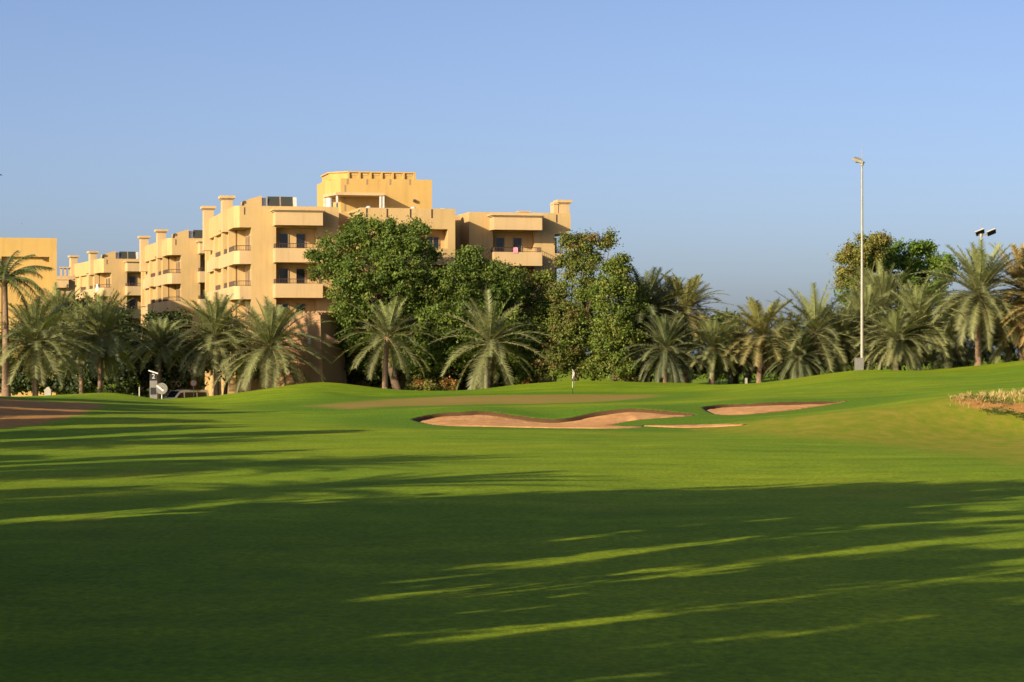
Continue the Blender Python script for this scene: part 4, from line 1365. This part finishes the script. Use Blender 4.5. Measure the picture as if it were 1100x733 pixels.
# flag
gx, gy = hit(615, 423.3, 150, 200)
k = gy / F
fl = thing('flagstick', 'white golf flag on a black and white banded stick standing in the putting green', 'flag', (gx, gy, ground_z(gx, gy)))
hh = 26.5 * k
mb = MB(); mb.tube([(0, 0, 0), (0, 0, hh * .24)], .022, 6); mb.tube([(0, 0, hh * .5), (0, 0, hh * .62)], .022, 6); mb.build('dark_band', M_BLACK, fl)
mb = MB(); mb.tube([(0, 0, hh * .24), (0, 0, hh * .5)], .022, 6); mb.tube([(0, 0, hh * .62), (0, 0, hh)], .022, 6); mb.build('stick', M_WHITE, fl)
mb = MB(); rows = 7; cols_ = 4; vs = []
for i in range(rows):
    for j in range(cols_):
        f = j / (cols_ - 1); z = hh - .03 - .85 * i / (rows - 1) - .25 * f * f
        vs.append((.02 + .13 * f + .03 * math.sin(i * 1.3), .06 * math.sin(f * 5 + i * .8), z))
vs2 = [(x, y + .012, z) for x, y, z in vs]
fs = []
for i in range(rows - 1):
    for j in range(cols_ - 1):
        a = i * cols_ + j; fs.append((a, a + 1, a + 1 + cols_, a + cols_)); fs.append(tuple(q_ + len(vs) for q_ in (a + cols_, a + 1 + cols_, a + 1, a)))
mb.add(vs + vs2, fs, True); mb.build('pennant', M_GALV, fl)


def disc(mb, c, r, y0, y1, seg=24, r_in=0.0):
    c = Vector(c)
    vs, fs = [], []
    for y in (y0, y1):
        for q_ in (r, r_in):
            for i in range(seg):
                an = 2 * math.pi * i / seg
                vs.append((c.x + q_ * math.cos(an), c.y + y, c.z + q_ * math.sin(an)))
    for i in range(seg):
        j = (i + 1) % seg
        A_, B2, C_, D_ = 0, seg, 2 * seg, 3 * seg
        fs += [(A_ + i, A_ + j, B2 + j, B2 + i), (C_ + j, C_ + i, D_ + i, D_ + j), (A_ + j, A_ + i, C_ + i, C_ + j), (B2 + i, B2 + j, D_ + j, D_ + i)]
    mb.add(vs, fs)
    return mb


# hole sign with the number 2
Y = 199
c = P(165, 431, Y); gz = min(ground_z(c.x, c.y), c.z)
k = Y / F
sg = thing('hole_sign', 'grey pillar sign with white number 2 on its black head and slanted board', 'sign', (c.x, c.y, gz))
zb = lambda py: EYE - (py - HOR) * k - gz
MB().box(-4 * k, 4 * k, -.08, .08, 0, zb(409)).build('panel', M_GREY, sg)
MB().box(-3.2 * k, 3.2 * k, -.095, -.083, zb(424), zb(416.5)).build('map_plate', M_BLACK, sg)
MB().box(-4 * k, 4 * k, -.10, .10, zb(409), zb(401.4)).build('number_head', M_BLACK, sg)
mtx = Matrix.Translation((0, 0, zb(399.8))) @ Matrix.Rotation(R(18), 4, 'Y')
MB().box(-5.4 * k, 5.4 * k, -.22, .22, -.05, .05, mtx).build('top_board', M_WHITE, sg)
fc = bpy.data.curves.new('number', 'FONT'); fc.body = '2'; fc.size = .55; fc.extrude = .008; fc.align_x = 'CENTER'; fc.align_y = 'CENTER'
fo = bpy.data.objects.new('number_tmp', fc); C.objects.link(fo)
dg = bpy.context.evaluated_depsgraph_get()
me = bpy.data.meshes.new_from_object(fo.evaluated_get(dg))
bpy.data.objects.remove(fo)
me.name = 'number'; me.materials.clear(); me.materials.append(M_WHITE)
obj('number', me, sg, (0, -.112, zb(404.6)), (R(90), 0, 0))
# round disc
c = P(173.8, 431, 198)
ds = thing('round_disc_sign', 'round grey disc with a slanting white stroke on a short post', 'sign', (c.x, c.y, min(ground_z(c.x, c.y), c.z)))
gz = ds.location.z
k = 198 / F
zb = lambda py: EYE - (py - HOR) * k - gz
mb = MB(); mb.tube([(0, .06, 0), (0, .06, zb(417.5))], .05, 6); mb.build('post', M_WHITE, ds)
mb = disc(MB(), (0, 0, zb(417.6)), 6.2 * k, -.03, .03); mb.build('disc', M_GREY, ds)
mtx = Matrix.Translation((-1.8 * k, -.04, zb(417.2))) @ Matrix.Rotation(R(38), 4, 'Y')
MB().box(-.36, .36, -.006, .006, -.07, .07, mtx).build('stroke', M_WHITE, ds)
mb = disc(MB(), (0, 0, zb(417.6)), 1.1 * k, -.045, -.032); mb.build('hub', M_BLACK, ds)
# road sign
c = P(208, 430, 214)
rs = thing('road_sign', 'round white road sign with a red ring on a thin post, above the white van', 'sign', (c.x, c.y, ground_z(c.x, c.y)))
gz = rs.location.z; k = 214 / F
zb = lambda py: EYE - (py - HOR) * k - gz
MB().tube([(0, .05, 0), (0, .05, zb(411))], .04, 6).build('post', M_GALV, rs)
disc(MB(), (0, 0, zb(411.6)), 3.0 * k, -.02, .02).build('sign_face', M_WHITE, rs)
disc(MB(), (0, 0, zb(411.6)), 3.9 * k, -.03, .025, 24, 3.0 * k).build('red_ring', M_RED, rs)


def vehicle(name, label, cat, loc, rz, prof, W, paint, wheels, glass_side, glass_front):
    """prof: side outline (x forward, z); body narrows towards the roof; glass as inset panels"""
    v_ = thing(name, label, cat, loc, rz)
    zmax = max(z for _, z in prof)
    mb = MB()
    n_ = len(prof)
    def half(z): return W / 2 * (1 - .10 * max(0, (z - .95) / (zmax - .95 + 1e-6)) ** 1.2)
    vs = [(x, -half(z), z) for x, z in prof] + [(x, half(z), z) for x, z in prof]
    mb.add(vs, [tuple(range(n_)), tuple(range(2 * n_ - 1, n_ - 1, -1))] + [(i + n_, (i + 1) % n_ + n_, (i + 1) % n_, i) for i in range(n_)])
    body = mb.build('body', paint, v_)
    md = body.modifiers.new('bevel', 'BEVEL'); md.width = .05; md.segments = 2
    for poly in glass_side:
        for s_ in (-1, 1):
            g_ = MB()
            a_ = [(x, s_ * (half(z) + .012), z) for x, z in poly]; b2 = [(x, s_ * (half(z) - .02), z) for x, z in poly]
            m_ = len(poly)
            g_.add(a_ + b2, [tuple(range(m_)) if s_ < 0 else tuple(range(m_ - 1, -1, -1)), tuple(range(m_, 2 * m_))] + [(i, (i + 1) % m_, m_ + (i + 1) % m_, m_ + i) for i in range(m_)])
            g_.build('side_window', M_GLASS, v_)
    for (x0, z0), (x1, z1) in glass_front:
        d_ = Vector((z1 - z0, 0, x0 - x1)).normalized() * .012
        if d_.x < 0 and x0 > 0: d_ = -d_
        if d_.x > 0 and x0 < 0: d_ = -d_
        y0, y1 = half(z0) - .12, half(z1) - .12
        g_ = MB()
        o4 = [Vector((x0, -y0, z0)), Vector((x0, y0, z0)), Vector((x1, y1, z1)), Vector((x1, -y1, z1))]
        g_.add([q_ + d_ for q_ in o4] + [q_ - d_ for q_ in o4], [(0, 1, 2, 3), (7, 6, 5, 4), (0, 4, 5, 1), (1, 5, 6, 2), (2, 6, 7, 3), (3, 7, 4, 0)])
        g_.build('windscreen' if x0 > 0 else 'rear_window', M_GLASS, v_)
    for x in wheels:
        for s_ in (-1, 1):
            t_ = disc(MB(), (x, s_ * (W / 2 - .1), .33), .33, -.11, .11, 20, .2).build('wheel', M_RUBBER, v_)
            disc(MB(), (x, s_ * (W / 2 - .1), .33), .2, -.09, .09, 16, 0.02).build('rim', M_GALV, t_)
    xf = max(x for x, _ in prof)
    for s_ in (-1, 1):
        MB().box(xf - .06, xf + .015, s_ * W * .36 - .17, s_ * W * .36 + .17, .72, .9).build('headlight', M_GLASS if False else M_GALV, v_)
    MB().box(xf - .05, xf + .012, -W * .22, W * .22, .6, .85).build('grille', M_BLACK, v_)
    return v_


c = P(197.5, 430, 228)
vehicle('parked_van', 'white passenger van parked behind the mound, facing left', 'van', (c.x, c.y, EYE - 37 * 228 / F - 1.93), R(180 + 40),
        [(2.3, .35), (2.35, .8), (2.2, 1.0), (1.55, 1.2), (.9, 1.86), (.4, 1.95), (-2.1, 1.93), (-2.3, 1.6), (-2.35, .9), (-2.32, .35)], 1.75, M_CARPAINT, (1.45, -1.4),
        [[(1.3, 1.2), (.85, 1.68), (.55, 1.7), (.55, 1.2)], [(.4, 1.2), (.4, 1.72), (-.85, 1.72), (-.85, 1.2)], [(-1.0, 1.2), (-1.0, 1.72), (-1.95, 1.7), (-2.05, 1.2)]],
        [((1.5, 1.25), (.93, 1.82))])
c = P(451, 420, 226)
vehicle('parked_car', 'white car mostly hidden behind the rise under the leafy trees', 'car', (c.x, c.y, EYE - 32.3 * 226 / F - 1.42), R(190),
        [(2.15, .3), (2.2, .7), (2.0, .85), (1.0, .95), (.35, 1.36), (-.2, 1.42), (-1.0, 1.36), (-1.6, 1.0), (-2.1, .95), (-2.2, .6), (-2.15, .3)], 1.7, M_CARPAINT, (1.3, -1.3),
        [[(.85, .98), (.32, 1.28), (-.15, 1.32), (-.15, .98)], [(-.25, .98), (-.25, 1.32), (-.9, 1.28), (-1.35, 1.0)]], [((.95, 1.0), (.4, 1.33))])

# small posts and markers
c = P(801.5, 413, 196); gz = ground_z(c.x, c.y)
o = MB().box(-.10, .10, -.1, .1, 0, .65).prism([(-.12, -.12), (.12, -.12), (.12, .12), (-.12, .12)], .65, .72, [(-.06, -.05), (.06, -.05), (.06, .05), (-.06, .05)]).build('marker_post', M_GALV, None, (c.x, c.y, c.z - .2))
tag(o, 'short white marker post at the foot of the rise right of the putting green', 'post')
c = P(149.8, 428, 196)
o = MB().tube([(0, 0, 0), (0, 0, 1.0), (0, 0, 1.03)], [.06, .06, .03], 8).build('bollard', M_GALV, None, (c.x, c.y, c.z - .1))
tag(o, 'thin grey bollard left of the number sign', 'bollard')
c = P(51.5, 424, 183)
o = MB().prism([(-.24, -.2), (.26, -.2), (.26, .2), (-.24, .2)], 0, .45).prism([(-.24, -.2), (.26, -.2), (.26, .2), (-.24, .2)], .45, .68, [(-.05, -.1), (.1, -.1), (.1, .1), (-.05, .1)]).build('ground_marker', M_GALV, None, (c.x, c.y, c.z - .12))
tag(o, 'small white pointed ground marker among the palms at left', 'marker')
c = P(562.5, 415, 214)
pl_ = thing('planter', 'orange terracotta planter under the leafy trees left of the flag', 'planter', (c.x, c.y, c.z - .3))
MB().prism([(-.42, -.35), (.42, -.35), (.42, .35), (-.42, .35)], 0, .95, [(-.5, -.42), (.5, -.42), (.5, .42), (-.5, .42)]).build('pot', M_TERRA, pl_)
MB().box(-.55, .55, -.47, .47, .95, 1.05).build('rim', M_TERRA, pl_)
# flowering shrubs along the crest foot
for i, (px, py, Y, lab, cols) in enumerate(((463, 417, 208, 'pale green shrub right of the hidden white car', YL), (446, 412, 209, 'small shrub with orange tips left of the hidden white car', BR + [(.3, .14, .05)]),
                                      (481, 413, 209, 'small orange leaved shrub left of the open date palm', BR[2:] + [(.32, .15, .05)]), (733, 405, 211, 'reddish dry shrub at the foot of the yellow green palm', BR[2:] + [(.28, .15, .09)]),
                                      (678, 408, 209, 'small pale shrub below the tall dark palm', YL))):
    tree('shrub', lab, [(px, py, 6, 6, 0), (px - 4, py + 3, 5, 5, 0), (px + 4, py + 3, 5, 5, 0)], Y, px, cols, 300 + i, 2.2, .2, .05, None, 1.0, 'shrub', .3, 22)

# dry grass on the worn mound
r = np.random.default_rng(9)
V, T, tri = [], [], []
def blades(px0, px1, py0, py1, n_, h0, h1, tint):
    for _ in range(n_):
        px = r.uniform(px0, px1); f = (px - px0) / (px1 - px0)
        py = py0 + (py1 - py0) * f + r.normal(0, 1.0)
        Yb = 110.5 + r.normal(0, 1.8)
        X = (px - 550) / F * Yb
        z = ground_z(X, Yb) - .03
        cl_ = .5 + .5 * math.sin(px * .55 + 1.3 * math.sin(px * .23))
        if r.uniform() > .45 + .55 * cl_: continue
        h = r.uniform(h0, h1) * (.6 + .5 * cl_); an = r.uniform(0, 6.28); ln = h * r.uniform(.1, .55)
        dx, dy = math.cos(an), math.sin(an)
        wv = .012
        i0 = len(V)
        V.extend([(X - dy * wv, Yb + dx * wv, z), (X + dy * wv, Yb - dx * wv, z), (X + dx * ln * .4, Yb + dy * ln * .4, z + h * .6), (X + dx * ln, Yb + dy * ln, z + h)])
        c_ = np.array(tint) * r.uniform(.7, 1.3)
        T.extend([(*c_, 1)] * 4)
        tri.extend([(i0, i0 + 1, i0 + 2), (i0 + 1, i0 + 3, i0 + 2)])
blades(1020, 1062, 426, 428, 900, .08, .30, (.42, .31, .12))
blades(1062, 1125, 428, 430.5, 1700, .08, .30, (.46, .34, .14))
o = obj('dry_grass', mesh_np('dry_grass', np.array(V), np.array(tri), M_DRY, False, {'tint': np.array(T)}))
tag(o, 'fringe of dry straw coloured grass along the top of the bare mound at right', 'grass', None, 'stuff')
V, T, tri = [], [], []
def weeds(poly, n_, tint):
    for _ in range(n_):
        a, b_ = poly[r.integers(0, len(poly) - 1)], None
        i = r.integers(0, len(poly) - 1); f = r.uniform()
        px = poly[i][0] + (poly[i + 1][0] - poly[i][0]) * f + r.normal(0, 6); py = poly[i][1] + (poly[i + 1][1] - poly[i][1]) * f + r.normal(0, 2.0)
        X, Yb = hit(px, py, 90, 118)
        z = ground_z(X, Yb)
        for _ in range(9):
            q0 = np.array([X, Yb, z]) + r.normal(0, .09, 3) * np.array([1, 1, .2]) + np.array([0, 0, .03])
            d0 = r.normal(0, 1, 3); d0[2] = abs(d0[2]) * .8 + .2; d0 /= np.linalg.norm(d0)
            s0 = np.cross(d0, r.normal(0, 1, 3)); s0 /= np.linalg.norm(s0)
            L_ = r.uniform(.04, .11)
            i0 = len(V)
            V.extend([q0, q0 + d0 * L_ * .5 + s0 * L_ * .25, q0 + d0 * L_, q0 + d0 * L_ * .5 - s0 * L_ * .25])
            T.extend([(*(np.array(tint) * r.uniform(.6, 1.3)), 1)] * 4)
            tri.extend([(i0, i0 + 1, i0 + 2), (i0, i0 + 2, i0 + 3)])
weeds([(1030, 427), (1048, 427.5), (1062, 430)], 60, (.06, .08, .02))
weeds([(1052, 433), (1070, 432), (1085, 435)], 50, (.075, .09, .024))
weeds([(1060, 441), (1078, 444), (1100, 450), (1115, 452)], 120, (.06, .08, .02))
o = obj('weed_patch', mesh_np('weed_patch', np.array(V), np.array(tri), M_LEAF, False, {'tint': np.array(T)}))
tag(o, 'low green weeds creeping over the bare mound at right', 'weeds', None, 'stuff')

# birds
def bird(px, py, Y, label, rz, span):
    c = P(px, py, Y)
    b_ = thing('bird', label, 'bird', c, rz, 'birds in the sky')
    mb = MB(); s = span
    mb.tube([(-.32 * s, 0, 0), (-.2 * s, 0, .01), (0, 0, .02), (.16 * s, 0, .03), (.25 * s, 0, .04), (.32 * s, 0, .035)], [.02 * s, .05 * s, .075 * s, .06 * s, .045 * s, .008 * s], 8)
    mb.build('body', M_BLACK, b_)
    for d_ in (-1, 1):
        w_ = MB()
        w_.add([(.12 * s, d_ * .04 * s, .04), (-.1 * s, d_ * .04 * s, .03), (-.05 * s, d_ * .28 * s, .16 * s), (.14 * s, d_ * .25 * s, .17 * s), (-.08 * s, d_ * .5 * s, .08 * s),
                (.12 * s, d_ * .04 * s, .028), (-.1 * s, d_ * .04 * s, .018), (-.05 * s, d_ * .28 * s, .15 * s), (.14 * s, d_ * .25 * s, .158 * s)],
               [(0, 1, 2, 3), (3, 2, 4), (5, 8, 7, 6), (8, 4, 7), (0, 3, 8, 5), (1, 6, 7, 2), (0, 5, 6, 1), (3, 4, 8), (2, 7, 4)])
        w_.build('wing', M_BLACK, b_)
bird(.8, 188.5, 150, 'dark bird at the left edge of the sky', R(200), .34)
bird(23.5, 241, 180, 'tiny bird above the plain building', R(80), .2)
